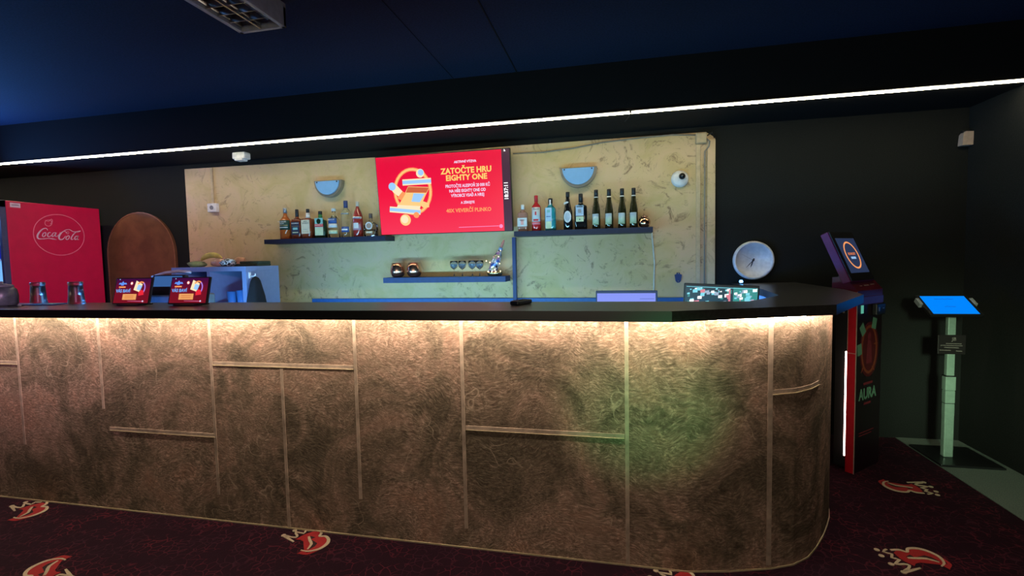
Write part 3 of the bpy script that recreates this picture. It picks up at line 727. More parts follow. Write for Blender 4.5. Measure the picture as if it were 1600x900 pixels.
bottle(-2.404, .332, .088, 'tall', clear, (.80, 1), capblue, 'tall clear vodka bottle with dark blue cap and small blue label', nr=.017,
       labels=[wraplab(.14, .29, blu, 120, bands=[(.19, wht, .035, .7)]), wraplab(.62, .66, capgrey, 130)])
bottle(-2.287, .320, .088, 'cone', redrum, (.86, 1), simple('cap_beige', (.62, .52, .42), .5), 'red brown rum bottle with pale oval label and beige cap', nr=.013,
       labels=[wraplab(.50, .565, wht, 150, bands=[(.515, blu, .02, .85)]), wraplab(.19, .47, simple('label_rose', (.55, .30, .36), .6), 130, bands=[(.24, paper, .15, .5)])])
bottle(-2.160, .207, .122, 'squat', clear, (.80, 1), simple('cap_cork_dark', (.12, .08, .07), .6), 'squat clear decanter bottle with round white label, rightmost on the left shelf', squ=5, sy=.6, nr=.014,
       labels=[disclab(.46, .034, paper, None, .003, simple('print_brown', (.35, .25, .2), .6)), flatlab(.14, .22, .5, cream_p),
               lambda t, r, h, sy: obj('liquid', MB().lathe([(r*.82, .012), (r*.85, .06)], 20, sy=sy, squ=5), clear, t)])
bottle(-.765, .224, .082, 'tall', rosel, (.82, 1), capwhite, 'short pale pink gin bottle with white cap, leftmost on the right shelf', nr=.013, squ=5, sy=.9,
       labels=[flatlab(.18, .50, .98, paper, bands=[(.24, simple('label_pink', (.72, .36, .36), .5), .20, .3), (.40, capgrey, .03, .5)], dx=0)])
bottle(-.650, .295, .078, 'tall', pinkl, (.82, 1), simple('cap_red', (.55, .02, .03), .35), 'bright red gin bottle with white label on the right shelf', nr=.014,
       labels=[wraplab(.26, .66, paper, 125, bands=[(.44, redp, .10, .15), (.28, redp, .05, .5), (.60, capgrey, .02, .7)]), wraplab(.18, .245, simple('label_rose2', (.80, .22, .28), .6), 120)])
bottle(-.531, .266, .092, 'tall', tealb, (.84, 1), capblack, 'turquoise gin bottle with pale blue label', squ=4, sy=.9, nr=.016,
       labels=[flatlab(.05, .70, .56, simple('label_sky', (.42, .62, .80), .6), dx=-.25, bands=[(.55, teal, .08, .5), (.42, blu, .02, .7), (.06, pale_green, .22, .9)]),
               lambda t, r, h, sy: obj('neck_label', MB().box((-.006, -.0185, .80*h), (.006, -.017, .95*h)), capwhite, t)])
bottle(-.387, .312, .074, 'flute', blackb, (.86, 1), capblack, 'dark bottle with pale oval label and medallion', nr=.0145,
       labels=[disclab(.34, .030, paper, .048, .002, simple('label_frost', (.45, .52, .62), .5)), lambda t, r, h, sy: obj('neck_label', MB().prism([(-.03, 0), (0, .012), (.012, .02), (-.004, .026), (-.03, .018)], 0, .001, frame((0, -.028, .66*h), (1, 0, 0), (0, 0, 1))), paper, t)])
bottle(-.281, .292, .102, 'square', blackb, (.76, 1), capblack, 'broad shouldered black bottle with two pale labels', squ=6, sy=.6, nr=.0155,
       labels=[flatlab(.38, .68, .62, simple('label_blue_grey', (.42, .55, .72), .6), bands=[(.62, blk, .025, .8), (.46, capgrey, .10, .4)], dx=-.15), flatlab(.22, .36, .60, pale_green, bands=[(.26, blk, .04, .12)], dx=-.15)])
wine_names = ['first of four matching dark wine bottles, beside the black square bottle', 'second of four matching dark wine bottles from the left', 'third of four matching dark wine bottles from the left', 'last of four matching dark wine bottles, beside the copper ball jar']
wl = newmat('wine_label'); _co = objco(wl[1]); _s = wl[1].nodes.new('ShaderNodeSeparateXYZ'); wl[1].links.new(_co, _s.inputs[0])
wl[1].links.new(ramp(wl[1], _s.outputs['Z'], [(.02, (.58, .60, .30)), (.07, (.50, .60, .45)), (.11, (.36, .52, .70))]), wl[2].inputs['Base Color']); wl[2].inputs['Roughness'].default_value = .6
for i, x in enumerate((-.157, -.054, .049, .139)):
    if i == 0:
        w0 = bottle(x, .318+.001*i, .066, 'flute', wine, (.82, 1), capblack, wine_names[0], nr=.0145, group='dark wine bottles on the right shelf',
            labels=[wraplab(.11, .385, wl[0], 105, face=-105, bands=[(.13, blk, .006, .4)]), lambda t, r, h, sy: obj('neck_band', MB().lathe([(.0172, .775*h), (.0172, .82*h)], 16), capwhite, t)])
    else:
        c = w0.copy(); COL.objects.link(c); c.location = (x, Y_B, SH); c['label'] = wine_names[i]
        for ch in list(w0.children):
            d = ch.copy(); COL.objects.link(d); d.parent = c
            for g in ch.children:
                e = g.copy(); COL.objects.link(e); e.parent = d
t = thing('ball_jar', 'small shiny copper ball jar at the right end of the right shelf', 'jar', (.221, Y_B, SH))
obj('bowl', MB().lathe([(.024, 0), (.036, .008), (.046, .028), (.048, .045), (.042, .066), (.030, .080), (.026, .084), (.024, .080), (.036, .062)], 28), M['copper'], t)
obj('rim', MB().lathe([(.026, .082), (.029, .086), (.029, .090), (.025, .090)], 24), M['bronzeglass'], t)

# low shelf: two bronze tumblers, coupes, decorated bottle
LS = 1.2795
def tumbler(x, label):
    t = thing('candle_tumbler', label, 'tumbler', (x, 4.03, LS), 0, 'bronze glass tumblers on the low shelf')
    obj('bowl', MB().lathe([(.030, 0), (.050, .010), (.064, .035), (.067, .058), (.060, .095), (.050, .128), (.048, .128), (.056, .094), (.062, .058), (.058, .036), (.0, .014)], 28), M['bronzeglass'], t)
    return t
tumbler(-1.915, 'egg shaped bronze glass tumbler at the left end of the low shelf')
tumbler(-1.757, 'egg shaped bronze glass tumbler, the one nearer the stemmed glasses')
coup = ['clear coupe glass on the low shelf, nearest the bronze tumblers', 'clear coupe glass on the low shelf, second from the left', 'clear coupe glass on the low shelf, third from the left', 'clear coupe glass on the low shelf, nearest the tilted bottle']
skym = mixm('blue_reflection_tint', (.45, .68, 1.0), .06, .65)  # blue reflection in the bowls put in as tinted glass
for i, (x, y) in enumerate(((-1.385, 4.03), (-1.300, 4.0), (-1.222, 4.04), (-1.145, 4.0))):
    if i == 0:
        c0 = thing('coupe_glass', coup[0], 'glass', (x, y, LS), 0, 'coupe glasses on the low shelf')
        obj('bowl', MB().lathe([(.004, .062), (.014, .066), (.030, .082), (.035, .104), (.033, .136), (.0315, .136), (.0335, .104), (.029, .085), (.0, .069)], 24), M['clearglass'], c0)
        obj('stem', MB().lathe([(.031, 0), (.031, .002), (.010, .005), (.004, .012), (.0035, .05), (.005, .063)], 20), M['clearglass'], c0)
        obj('bowl_reflection', MB().lathe([(.002, .070), (.026, .085), (.0325, .102), (.033, .108), (0, .108)], 24), skym, c0, 'blue reflection in the bowl, put in as a tint')
    else:
        c = c0.copy(); COL.objects.link(c); c.location = (x, y, LS); c['label'] = coup[i]
        for ch in list(c0.children): d = ch.copy(); COL.objects.link(d); d.parent = c
t = thing('decorated_bottle', 'tilted foil decorated bottle with small lights in a metal dish on the low shelf', 'bottle', (-1.018, 4.03, LS))
brass = simple('brass', (.75, .60, .32), .2, 1)
obj('dish', MB().lathe([(.040, 0), (.060, .004), (.068, .022), (.070, .036), (.067, .036), (.063, .020), (.03, .008)], 28, sy=.75), brass, t)
ax = Vector((.105, 0, .255)).normalized(); W2 = frame((-.035, 0, .020), ax.cross(Vector((0, 1, 0))), Vector((0, 1, 0))); 
W2 = Matrix.Translation((-.03, 0, .024)) @ ax.to_track_quat('Z', 'Y').to_matrix().to_4x4()
def foil():
    m, nt, b = newmat('patchwork_foil'); vo = nt.nodes.new('ShaderNodeTexVoronoi'); vo.inputs['Scale'].default_value = 38
    nt.links.new(objco(nt), vo.inputs['Vector'])
    s = nt.nodes.new('ShaderNodeSeparateXYZ'); nt.links.new(vo.outputs['Color'], s.inputs[0])
    c = ramp(nt, s.outputs['X'], [(.0, (.75, .75, .82)), (.28, (.10, .16, .48)), (.5, (.62, .28, .52)), (.68, (.80, .62, .38)), (.84, (.04, .04, .07))])
    c.node.color_ramp.interpolation = 'CONSTANT'
    nt.links.new(c, b.inputs['Base Color']); setp(b, rough=.2, metal=.5); return m
obj('bottle_body', MB().lathe([(.030, 0), (.038, .006), (.040, .10), (.034, .15), (.018, .20), (.0155, .215)], 24).tf(W2), foil(), t)
obj('neck', MB().lathe([(.0165, .205), (.0175, .232), (.015, .236)], 16).tf(W2), simple('blue_foil', (.25, .4, .75), .3, .5), t, 'blue foil neck')
obj('stopper', MB().lathe([(.011, .234), (.011, .262), (.013, .266), (.008, .302), (0, .305)], 14).tf(W2), simple('rose_cork', (.60, .22, .18), .5), t, 'rose coloured stopper')
bulb = emit('fairy_light', (1.0, .82, .5), 6.0)
pts = []
for i in range(40):
    a = i*.62; z = .01+i*.0056; r = .046 if z < .15 else .034; pts.append(W2 @ Vector((r*math.cos(a), r*math.sin(a), z)))
obj('light_wire', MB().tube(pts, .0008, 4), M['copper'], t)
for i in (1, 6, 9, 13, 17, 22, 26, 31, 36):
    obj('fairy_bulb', MB().lathe([(0, -.004), (.004, 0), (0, .004)], 8).tf(Matrix.Translation(pts[i])), bulb, t, 'tiny lit bulb')
for q in ((-.052, -.035, .04), (-.015, -.05, .038), (.02, -.05, .04), (.055, -.03, .042), (-.075, 0, .13)):
    obj('fairy_bulb', MB().lathe([(0, -.005), (.005, 0), (0, .005)], 8).tf(Matrix.Translation(q)), bulb, t, 'tiny lit bulb')

# ================================================================= FRIDGE
t = thing('drinks_fridge', 'tall red drinks fridge with a glowing blue glass door', 'fridge', (-5.52, 3.6, 0))
fx0, fx1, fy0, fy1, fz = -.35, .35, -.38, .40, 2.02
c = MB(); c.bbox((fx1-.03, fy0, .05), (fx1, fy1, fz), .004); c.bbox((fx0, fy0, .05), (fx0+.03, fy1, fz), .004)
c.box((fx0+.03, fy1-.03, .05), (fx1-.031, fy1-.001, fz-.001)); c.box((fx0+.03, fy0, fz-.05), (fx1-.031, fy1-.002, fz-.0005)); c.box((fx0+.03, fy0, .05), (fx1-.031, fy1-.002, .25))
obj('cabinet', c, M['red'], t)
dr = obj('door', (lambda q: q.bbox((fx0, fy0-.045, .22), (fx0+.045, fy0-.001, fz), .003).bbox((fx1-.03, fy0-.045, .22), (fx1, fy0-.001, fz), .003).bbox((fx0, fy0-.045, fz-.06), (fx1, fy0-.001, fz), .003).bbox((fx0, fy0-.045, .22), (fx1, fy0-.001, .28), .003))(MB()), M['navy'], t)
dm, dnt, db = newmat('door_pane'); 
for n_ in list(dnt.nodes):
    if n_.type != 'OUTPUT_MATERIAL': dnt.nodes.remove(n_)
tr = dnt.nodes.new('ShaderNodeBsdfTransparent'); gl = dnt.nodes.new('ShaderNodeBsdfGlossy'); mx = dnt.nodes.new('ShaderNodeMixShader')
tr.inputs[0].default_value = (.93, .96, 1, 1); gl.inputs['Roughness'].default_value = .03; mx.inputs[0].default_value = .07
dnt.links.new(tr.outputs[0], mx.inputs[1]); dnt.links.new(gl.outputs[0], mx.inputs[2]); dnt.links.new(mx.outputs[0], [n_ for n_ in dnt.nodes if n_.type == 'OUTPUT_MATERIAL'][0].inputs[0])
obj('pane', MB().box((fx0+.045, fy0-.03, .28), (fx1-.03, fy0-.024, fz-.06)), dm, dr)
obj('interior_back', MB().box((fx0+.03, fy1-.045, .25), (fx1-.03, fy1-.03, fz-.05)), emit('fridge_glow', (.16, .50, 1.0), 3.0), t, 'glowing blue interior')  # lit back wall put in as a glowing sheet
obj('interior_side', MB().box((fx0+.031, fy0+.01, .26), (fx0+.036, fy1-.05, fz-.06)), emit('fridge_side_glow', (.22, .55, 1.0), 1.1), t, 'glowing pale blue interior side')  # light on the inner side wall put in as glow
obj('door_light', MB().bbox((fx1-.048, fy0-.022, .30), (fx1-.034, fy0-.006, fz-.08), .002), emit('fridge_led', (.55, .85, 1.0), 9), t, 'white blue light strip inside the door')
for z in (.62, .95, 1.20, 1.50, 1.78): obj('rack', MB().box((fx0+.03, fy0+.02, z), (fx1-.03, fy1-.06, z+.012)), simple('rack_%d' % int(z*100), (.6, .75, .9), .4), t)
obj('badge', MB().box((fx1, fy0+.03, 1.965), (fx1+.0015, fy0+.105, 2.005)), M['logo'], t, 'small white sticker')
blk2 = simple('badge_print', (.15, .15, .18), .5)
obj('badge_lettering', MB().box((fx1+.0015, fy0+.04, 1.982), (fx1+.002, fy0+.095, 1.989)), blk2, t)
LOGO = {'C1': ([(3.523, 1.777), (3.519, 1.79), (3.506, 1.796), (3.48, 1.784), (3.453, 1.753), (3.438, 1.721), (3.444, 1.699), (3.474, 1.696), (3.525, 1.703), (3.562, 1.699), (3.592, 1.694)], [0.0032, 0.0048, 0.0056, 0.0088, 0.0119, 0.0143, 0.0104, 0.0056, 0.0048, 0.0096, 0.0016]), 'o1': ([(3.503, 1.755), (3.487, 1.749), (3.478, 1.725), (3.489, 1.718), (3.504, 1.734), (3.507, 1.753), (3.499, 1.757)], [0.0064, 0.0064, 0.0064, 0.0064, 0.0064, 0.0064, 0.0064]), 'c': ([(3.547, 1.757), (3.535, 1.758), (3.523, 1.743), (3.521, 1.724), (3.533, 1.719), (3.552, 1.734)], [0.0056, 0.0056, 0.008, 0.008, 0.0064, 0.0032]), 'a1': ([(3.587, 1.759), (3.571, 1.757), (3.558, 1.739), (3.558, 1.722), (3.573, 1.729), (3.592, 1.759), (3.583, 1.73), (3.594, 1.723), (3.617, 1.744), (3.628, 1.767)], [0.004, 0.0056, 0.0072, 0.0072, 0.0048, 0.0064, 0.0064, 0.0048, 0.0032, 0.0024]), 'C2': ([(3.689, 1.761), (3.682, 1.769), (3.695, 1.775), (3.702, 1.767), (3.694, 1.753), (3.679, 1.758), (3.673, 1.774), (3.648, 1.77), (3.622, 1.739), (3.613, 1.712), (3.624, 1.696), (3.648, 1.703), (3.67, 1.731)], [0.002, 0.002, 0.002, 0.002, 0.002, 0.002, 0.004, 0.0072, 0.0119, 0.0143, 0.0112, 0.0064, 0.0032]), 'sw': ([(3.648, 1.77), (3.674, 1.788), (3.707, 1.795), (3.738, 1.778), (3.763, 1.776), (3.808, 1.787), (3.773, 1.768)], [0.0056, 0.0056, 0.004, 0.0056, 0.008, 0.004, 0.0016]), 'o2': ([(3.695, 1.734), (3.679, 1.725), (3.672, 1.706), (3.683, 1.698), (3.698, 1.71), (3.704, 1.729), (3.693, 1.737)], [0.0064, 0.0064, 0.0064, 0.0064, 0.0064, 0.0064, 0.0064]), 'l': ([(3.766, 1.773), (3.741, 1.75), (3.718, 1.711), (3.725, 1.699), (3.738, 1.706)], [0.0048, 0.008, 0.0088, 0.0064, 0.0032]), 'a2': ([(3.784, 1.735), (3.763, 1.733), (3.75, 1.715), (3.753, 1.701), (3.772, 1.71), (3.787, 1.738), (3.772, 1.707), (3.787, 1.701)], [0.004, 0.0064, 0.008, 0.0072, 0.0048, 0.0072, 0.0072, 0.0032]), 'ring': ([(3.833, 1.697), (3.82, 1.664), (3.801, 1.633), (3.777, 1.606), (3.747, 1.584), (3.714, 1.566), (3.678, 1.554), (3.64, 1.548), (3.602, 1.548), (3.566, 1.554), (3.531, 1.566), (3.499, 1.582), (3.471, 1.603), (3.447, 1.627), (3.429, 1.655), (3.416, 1.684), (3.409, 1.716), (3.408, 1.748), (3.413, 1.779), (3.423, 1.81), (3.439, 1.839), (3.461, 1.865), (3.487, 1.887), (3.517, 1.906), (3.551, 1.92), (3.587, 1.928), (3.624, 1.931), (3.661, 1.929), (3.698, 1.92), (3.733, 1.906), (3.764, 1.886), (3.791, 1.861), (3.813, 1.832), (3.828, 1.8), (3.837, 1.766), (3.838, 1.732), (3.833, 1.697)], [0.0055, 0.0055, 0.0055, 0.0055, 0.0055, 0.0055, 0.0055, 0.0055, 0.0055, 0.0055, 0.0055, 0.0055, 0.0055, 0.0055, 0.0055, 0.0055, 0.0055, 0.0055, 0.0055, 0.0055, 0.0055, 0.0055, 0.0055, 0.0055, 0.0055, 0.0055, 0.0055, 0.0055, 0.0055, 0.0055, 0.0055, 0.0055, 0.0055, 0.0055, 0.0055, 0.0055, 0.0055]), 'cap': ([(3.564, 1.848), (3.557, 1.831), (3.542, 1.819), (3.524, 1.818), (3.51, 1.828), (3.506, 1.844), (3.512, 1.862), (3.527, 1.873), (3.545, 1.875), (3.559, 1.865), (3.564, 1.848)], [0.005, 0.005, 0.005, 0.005, 0.005, 0.005, 0.005, 0.005, 0.005, 0.005, 0.005]), 'cap2': ([(3.511, 1.871), (3.536, 1.862), (3.563, 1.885), (3.568, 1.859), (3.548, 1.837)], [0.005, 0.005, 0.005, 0.005, 0.005])}
FX = Matrix(((0, 0, 1, 0), (1, 0, 0, 0), (0, 1, 0, 0), (0, 0, 0, 1)))   # local x -> world y, local y -> world z
for k, (pts, wd) in LOGO.items():
    T = Matrix.Translation((fx1+.0002, -3.6, 0)) @ FX
    thin = k in ('ring', 'cap', 'cap2')
    obj('logo_line' if thin else 'logo_lettering', MB().ribbon(pts, wd, .0012+.0001*len(k), T, 0, 2 if thin else 6), M['logopink'] if thin else M['logo'], t)
cans = [(-5.26, 3.30, 1.213, 'blue', 'blue drink can on the third fridge rack, by the right side'), (-5.34, 3.30, 1.213, 'blue', 'blue drink can on the third fridge rack, second from the right'), (-5.27, 3.30, 1.513, 'red', 'red drink can on the fourth fridge rack, by the right side'), (-5.36, 3.30, 1.513, 'blue', 'blue drink can on the fourth fridge rack'), (-5.27, 3.30, .963, 'blue', 'blue drink can low in the fridge')]
cm = {'blue': simple('can_blue', (.02, .04, .75), .3, .3), 'red': simple('can_red', (.7, .02, .05), .3, .3)}
for (x, y, z, cc, lb) in cans:
    q = thing('drink_can', lb, 'can', (x, y, z), 0, 'drink cans in the fridge')
    obj('can_body', MB().lathe([(.026, 0), (.032, .008), (.032, .115), (.027, .126)], 20), cm[cc], q)
    obj('lid', MB().lathe([(.027, .1255), (.026, .129), (.024, .126), (0, .126)], 20), alum, q)

# arched board
t = thing('arched_board', 'dark copper coloured arched board standing against the wall behind the fridge', 'board', (-4.815, 4.11, 0))
hw = .425; pts = [(-hw, 0), (hw, 0), (hw, 1.55)]+[(hw*math.cos(PI*i/20), 1.55+.43*math.sin(PI*i/20)) for i in range(1, 20)]+[(-hw, 1.55)]
obj('panel', MB().prism(pts, 0, .03, frame((0, .03, 0), (1, 0, 0), (0, 0, 1))), M['wood'], t)
edge = [(-hw, 0), (-hw, 1.55)]+[(-hw*math.cos(PI*i/20), 1.55+.43*math.sin(PI*i/20)) for i in range(1, 20)]+[(hw, 1.55), (hw, 0)]
obj('lit_edge', MB().ribbon(edge, [.010]*len(edge), .004, frame((0, .0, 0), (1, 0, 0), (0, 0, 1)), 0, 1), simple('lit_edge_copper', (.32, .17, .09), .4, .5), t)  # lit board edge put in as a paler copper strip

# ================================================================= WHITE CUBE UNIT
t = thing('shelving_unit', 'white cube shelving unit tinted pale blue as if lit standing behind the bar left of the low shelf', 'shelving unit', (-3.215, 3.49, 0))
ux, uy = .355, .19
b = MB(); z1 = 1.408; th = .038
b.box((-ux, -uy, 0), (-ux+th, uy, z1-th)); b.box((ux-th, -uy, 0), (ux, uy, z1-th)); b.bbox((-ux, -uy, z1-th), (ux, uy, z1), .002); b.box((-ux, -uy, 0), (ux, uy, th))
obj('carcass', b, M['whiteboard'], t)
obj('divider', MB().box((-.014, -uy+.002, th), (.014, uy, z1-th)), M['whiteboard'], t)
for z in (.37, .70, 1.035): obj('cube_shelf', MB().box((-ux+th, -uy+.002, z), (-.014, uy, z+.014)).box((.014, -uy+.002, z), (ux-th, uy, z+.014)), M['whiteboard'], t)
obj('back_panel', MB().box((-ux+th, uy-.006, th), (ux-th, uy-.0005, z1-th)), simple('unit_back_shaded', (.03, .055, .17), .6), t)  # shade inside the cubes put into the panel colour
U = 1.4085
def standing(nm, label, cat, loc, mb, mat, rz=0, group=None):
    o = obj(nm, mb, mat, loc=loc, rot=(0, 0, rz)); tag(o, label, cat, group); return o
def glassprof(r0, r1, h, th=.003): return [(r0*.9, 0), (r0, .003), (r1, h), (r1-th, h), (r0-th, .012), (0, .010)]
bluglass = mixm('blue_lit_glass', (.10, .35, .85), .15, .35)  # blue light on the glasses put into their colour
for i, (x, y, h, lb) in enumerate([(-3.075, 3.38, .155, 'left of the two tall glasses in the right cube of the pale blue unit'), (-2.985, 3.38, .165, 'right one of the tall glasses in the right cube of the pale blue unit'), (-3.14, 3.36, .07, 'low tumbler in the right cube of the pale blue unit')]):
    q = thing('drinking_glass', lb, 'glass', (x, y, 1.0492), 0, 'glasses in the pale blue unit'); obj('glass_wall', MB().lathe(glassprof(.026, .036, h), 20), bluglass, q)
# things lying on the unit
pack = lambda sx, sy, sz, sd: None
def lump(sx, sy, sz, sd, n=14, m=8, amp=.25):
    vs = []; fs = []
    for j in range(m+1):
        th_ = PI*j/m
        for i in range(n):
            ph = 2*PI*i/n; d = Vector((math.sin(th_)*math.cos(ph), math.sin(th_)*math.sin(ph), math.cos(th_)))
            k = 1+amp*noise.noise(d*2.1+Vector((sd, sd*1.7, 0)))
            z = d.z*k*sz; vs.append((d.x*k*sx, d.y*k*sy, max(z, -.9*sz)+.9*sz))
    for j in range(m):
        for i in range(n): fs.append((j*n+i, (j+1)*n+i, (j+1)*n+(i+1) % n, j*n+(i+1) % n))
    return MB().add(vs, fs, True)
standing('salad_pack', 'flat green packet on the pale blue unit, at the left under the banana', 'packet', (-3.455, 3.44, U), lump(.085, .06, .026, 3), M['lettuce'])
standing('snack_packet', 'crumpled pale pink packet lying on the pale blue unit', 'packet', (-3.305, 3.53, U), lump(.085, .05, .036, 5), M['snack'])
standing('snack_packet', 'small orange brown packet next to the pink packet', 'packet', (-3.175, 3.60, U), lump(.055, .045, .042, 8), simple('orange_pack', (.60, .33, .18), .4, 0, .3, 15))
bn = thing('banana', 'single ripe banana lying on top of the packets on the pale blue unit', 'banana', (-3.31, 3.45, U+.048))
bpts = []; br = []
for i in range(13):
    a = R(150-110*i/12); bpts.append((.13*math.cos(a), .0, .085*math.sin(a)-.035)); br.append(1.3*[.004, .010, .0145, .017, .018, .018, .018, .018, .017, .0155, .012, .007, .004][i])
obj('fruit', MB().tube(bpts, br, 8), M['banana'], bn)
obj('stem', MB().tube([bpts[-1], (bpts[-1][0]+.02, 0, bpts[-1][2]+.004)], .0045, 6), M['snack'], bn)
def pat():
    m, nt, b = newmat('patterned_wrap'); v = nd(nt, 'ShaderNodeTexVoronoi', Scale=42.0); v.feature = 'DISTANCE_TO_EDGE'; nt.links.new(objco(nt), v.inputs['Vector'])
    nt.links.new(ramp(nt, v.outputs['Distance'], [(.0, (.55, .62, .62)), (.10, (.5, .6, .6)), (.13, (.01, .015, .02))]), b.inputs['Base Color']); return m
standing('wrapped_pack', 'black and white patterned wrapped pack beside the dark folded cloth', 'packet', (-3.085, 3.37, U), lump(.07, .05, .034, 11), pat())
fc = MB().bbox((-.12, -.08, 0), (.118, .08, .020), .007).bbox((-.06, -.075, .0195), (.12, .075, .040), .007)
standing('folded_cloth', 'dark green folded cloth at the right on the pale blue unit', 'cloth', (-2.985, 3.52, U), fc, simple('dark_green_cloth', (.035, .045, .022), .9, 0, .3, 60))
# apron on a hook
t = thing('hanging_apron', 'black apron hanging from a white hook on the side of the pale blue unit', 'apron', (-2.858, 3.335, 1.325))
vs = []; fs = []; n = 22; prof_ = [(0, .004, .006), (-.012, .028, .022), (-.035, .046, .030), (-.08, .062, .034), (-.16, .088, .038), (-.26, .118, .044), (-.40, .150, .05), (-.62, .17, .05)]
for z, ry, rx in prof_:
    for i in range(n):
        a = 2*PI*i/n; k = 1+.10*math.sin(a*6+z*9)*min(1, -z*8)
        vs.append((.052+rx*math.cos(a)*k, ry*math.sin(a)*k, z))
for j in range(len(prof_)-1):
    for i in range(n): fs.append((j*n+i, (j+1)*n+i, (j+1)*n+(i+1) % n, j*n+(i+1) % n))
fs += [tuple(range(n)), tuple((len(prof_)-1)*n+i for i in reversed(range(n)))]
obj('apron_cloth', MB().add(vs, fs, True), M['blackmatte'], t)
t = thing('coat_hook', 'small white hook on the side of the pale blue unit above the apron', 'hook', (-2.859, 3.335, 1.33))
obj('hook_plate', MB().bbox((0, -.012, -.02), (.006, .012, .03), .003), M['white'], t)
obj('hook_arm', MB().tube([(.005, 0, 0), (.035, 0, -.003), (.052, 0, .004), (.054, 0, .018)], .005, 8), M['white'], t)

# till behind the tablets
t = thing('cash_register', 'dark cash register with pale screen panel seen between the two tablets', 'cash register', (-3.03, 2.86, 0))
obj('pedestal', MB().bbox((-.14, -.14, 0), (.14, .14, 1.02), .006), M['black'], t)
obj('body', MB().bbox((-.20, -.12, 1.02), (.16, .14, 1.22), .01), simple('till_grey', (.10, .105, .10), .5), t)
hd = Matrix.Translation((0, -.06, 1.19)) @ Matrix.Rotation(R(-12), 4, 'X')
obj('screen_housing', MB().bbox((-.20, 0, 0), (.075, .035, .175), .006).tf(hd), M['black'], t)
obj('screen_panel', MB().box((-.18, -.0015, .09), (.055, .001, .165)).tf(hd), emit('till_screen', (.05, .16, .45), .7), t, 'blue grey screen')
obj('hood', MB().tube([(-.21, -.02, 1.345), (-.12, .0, 1.375), (-.02, .02, 1.385), (.07, .03, 1.375)], .010, 8), simple('hood_grey', (.4, .42, .46), .4), t, 'pale curved top')

# ================================================================= TABLETS
SLAB = 1.1955
def tablet(x, label):
    t = thing('tablet_display', label, 'tablet', (x, 2.30, SLAB), 0, 'advert tablets on the bar top')
    W = Matrix.Translation((0, -.01, .008)) @ Matrix.Rotation(R(-14), 4, 'X')
    S = W @ frame((0, -.001, 0), (1, 0, 0), (0, 0, 1))
    w_, h_ = .266, .158
    obj('casing', MB().bbox((-w_/2, 0, 0), (w_/2, .012, h_), .003).tf(W), M['black'], t)
    obj('stand', MB().bbox((-.07, -.035, 0), (.07, .075, .009), .003).bbox((-.03, .03, .008), (.03, .05, .09), .004), M['black'], t)
    m_, nt_, b_ = newmat('tablet_screen'); setp(b_, (0, 0, 0), .12)
    c_ = objco(nt_); s_ = nt_.nodes.new('ShaderNodeSeparateXYZ'); nt_.links.new(c_, s_.inputs[0])
    nt_.links.new(ramp(nt_, s_.outputs['Z'], [(.0, (.20, .006, .015)), (.09, (.17, .006, .02)), (.15, (.05, .004, .05))]), b_.inputs['Emission Color']); b_.inputs['Emission Strength'].default_value = 1
    sc_ = obj('screen', MB().box((-w_/2+.008, -.0008, .007), (w_/2-.010, .0005, h_-.006)).tf(W), m_, t, 'dark red advert picture')
    z = [.0]
    def F(poly, mat, nm='advert_shape'):
        z[0] += .0002; obj(nm, MB().prism(poly, z[0], z[0]+.0003, S), mat, sc_)
    def rect(x0, y0, x1, y1): return [(x0, y0), (x1, y0), (x1, y1), (x0, y1)]
    F([(-.105, .118), (-.088, .118), (-.088, .112), (-.068, .112), (-.068, .118), (-.045, .118), (-.052, .128), (-.068, .128), (-.076, .138), (-.084, .128), (-.10, .128)], E_blue, 'advert_badge')
    F(rect(-.100, .098, -.052, .106), E_amber)
    F(circ(-.100, .148, .003, 10), E_sky); F(circ(-.010, .124, .010, 14), E_rosy); F(circ(-.010, .124, .006, 12), E_white)
    F([(.010, .085), (.052, .072), (.070, .118), (.022, .140)], E_cream); F([(.032, .088), (.058, .080), (.068, .108), (.040, .118)], E_sky)
    ring_ = [(.060+.030*math.cos(a), .095+.036*math.sin(a)) for a in [R(-70+i*14) for i in range(16)]]
    z[0] += .0002; obj('advert_shape', MB().ribbon(ring_, [.007]*16, .0003, S @ T3(0, 0, z[0]), 0, 1), E_lilac, sc_)
    z[0] += .0002; obj('advert_shape', MB().ribbon(ring_[9:], [.008]*7, .0003, S @ T3(0, 0, z[0]), 0, 1), E_amber, sc_)
    F([(.052, .050), (.088, .055), (.085, .078), (.066, .085), (.050, .07)], E_redd)
    F(rect(-.060, .026, .038, .060), E_orng, 'advert_button')
    for q in (.036, .047): F(rect(-.044, q, .020, q+.003), E_brown)
    F([(-.02, .018), (.085, .0155), (.085, .0175), (-.02, .019)], E_mag); F(circ(.090, .017, .005, 10), E_pale)
    obj('advert_lettering', textmb('VÁS BAVÍ', .0265, S @ T3(-.062, .078, z[0]+.0003), .0004, 'CENTER', .0004, .95), E_blue2, sc_)
    return t
E_blue = emit('tablet_blue', (.12, .30, .95), 1); E_blue2 = emit('tablet_letter_blue', (.12, .42, 1.0), 1.1); E_rosy = emit('tablet_rosy', (.8, .2, .15), 1)
E_lilac = emit('tablet_lilac', (.42, .22, .85), 1); E_redd = emit('tablet_red', (.85, .02, .04), 1); E_orng = emit('tablet_orange', (.95, .42, .14), .9)
tablet(-2.783, 'lit advert tablet on the bar top, nearer the red fridge')
tablet(-2.385, 'lit advert tablet on the bar top, nearer the white shelving unit')

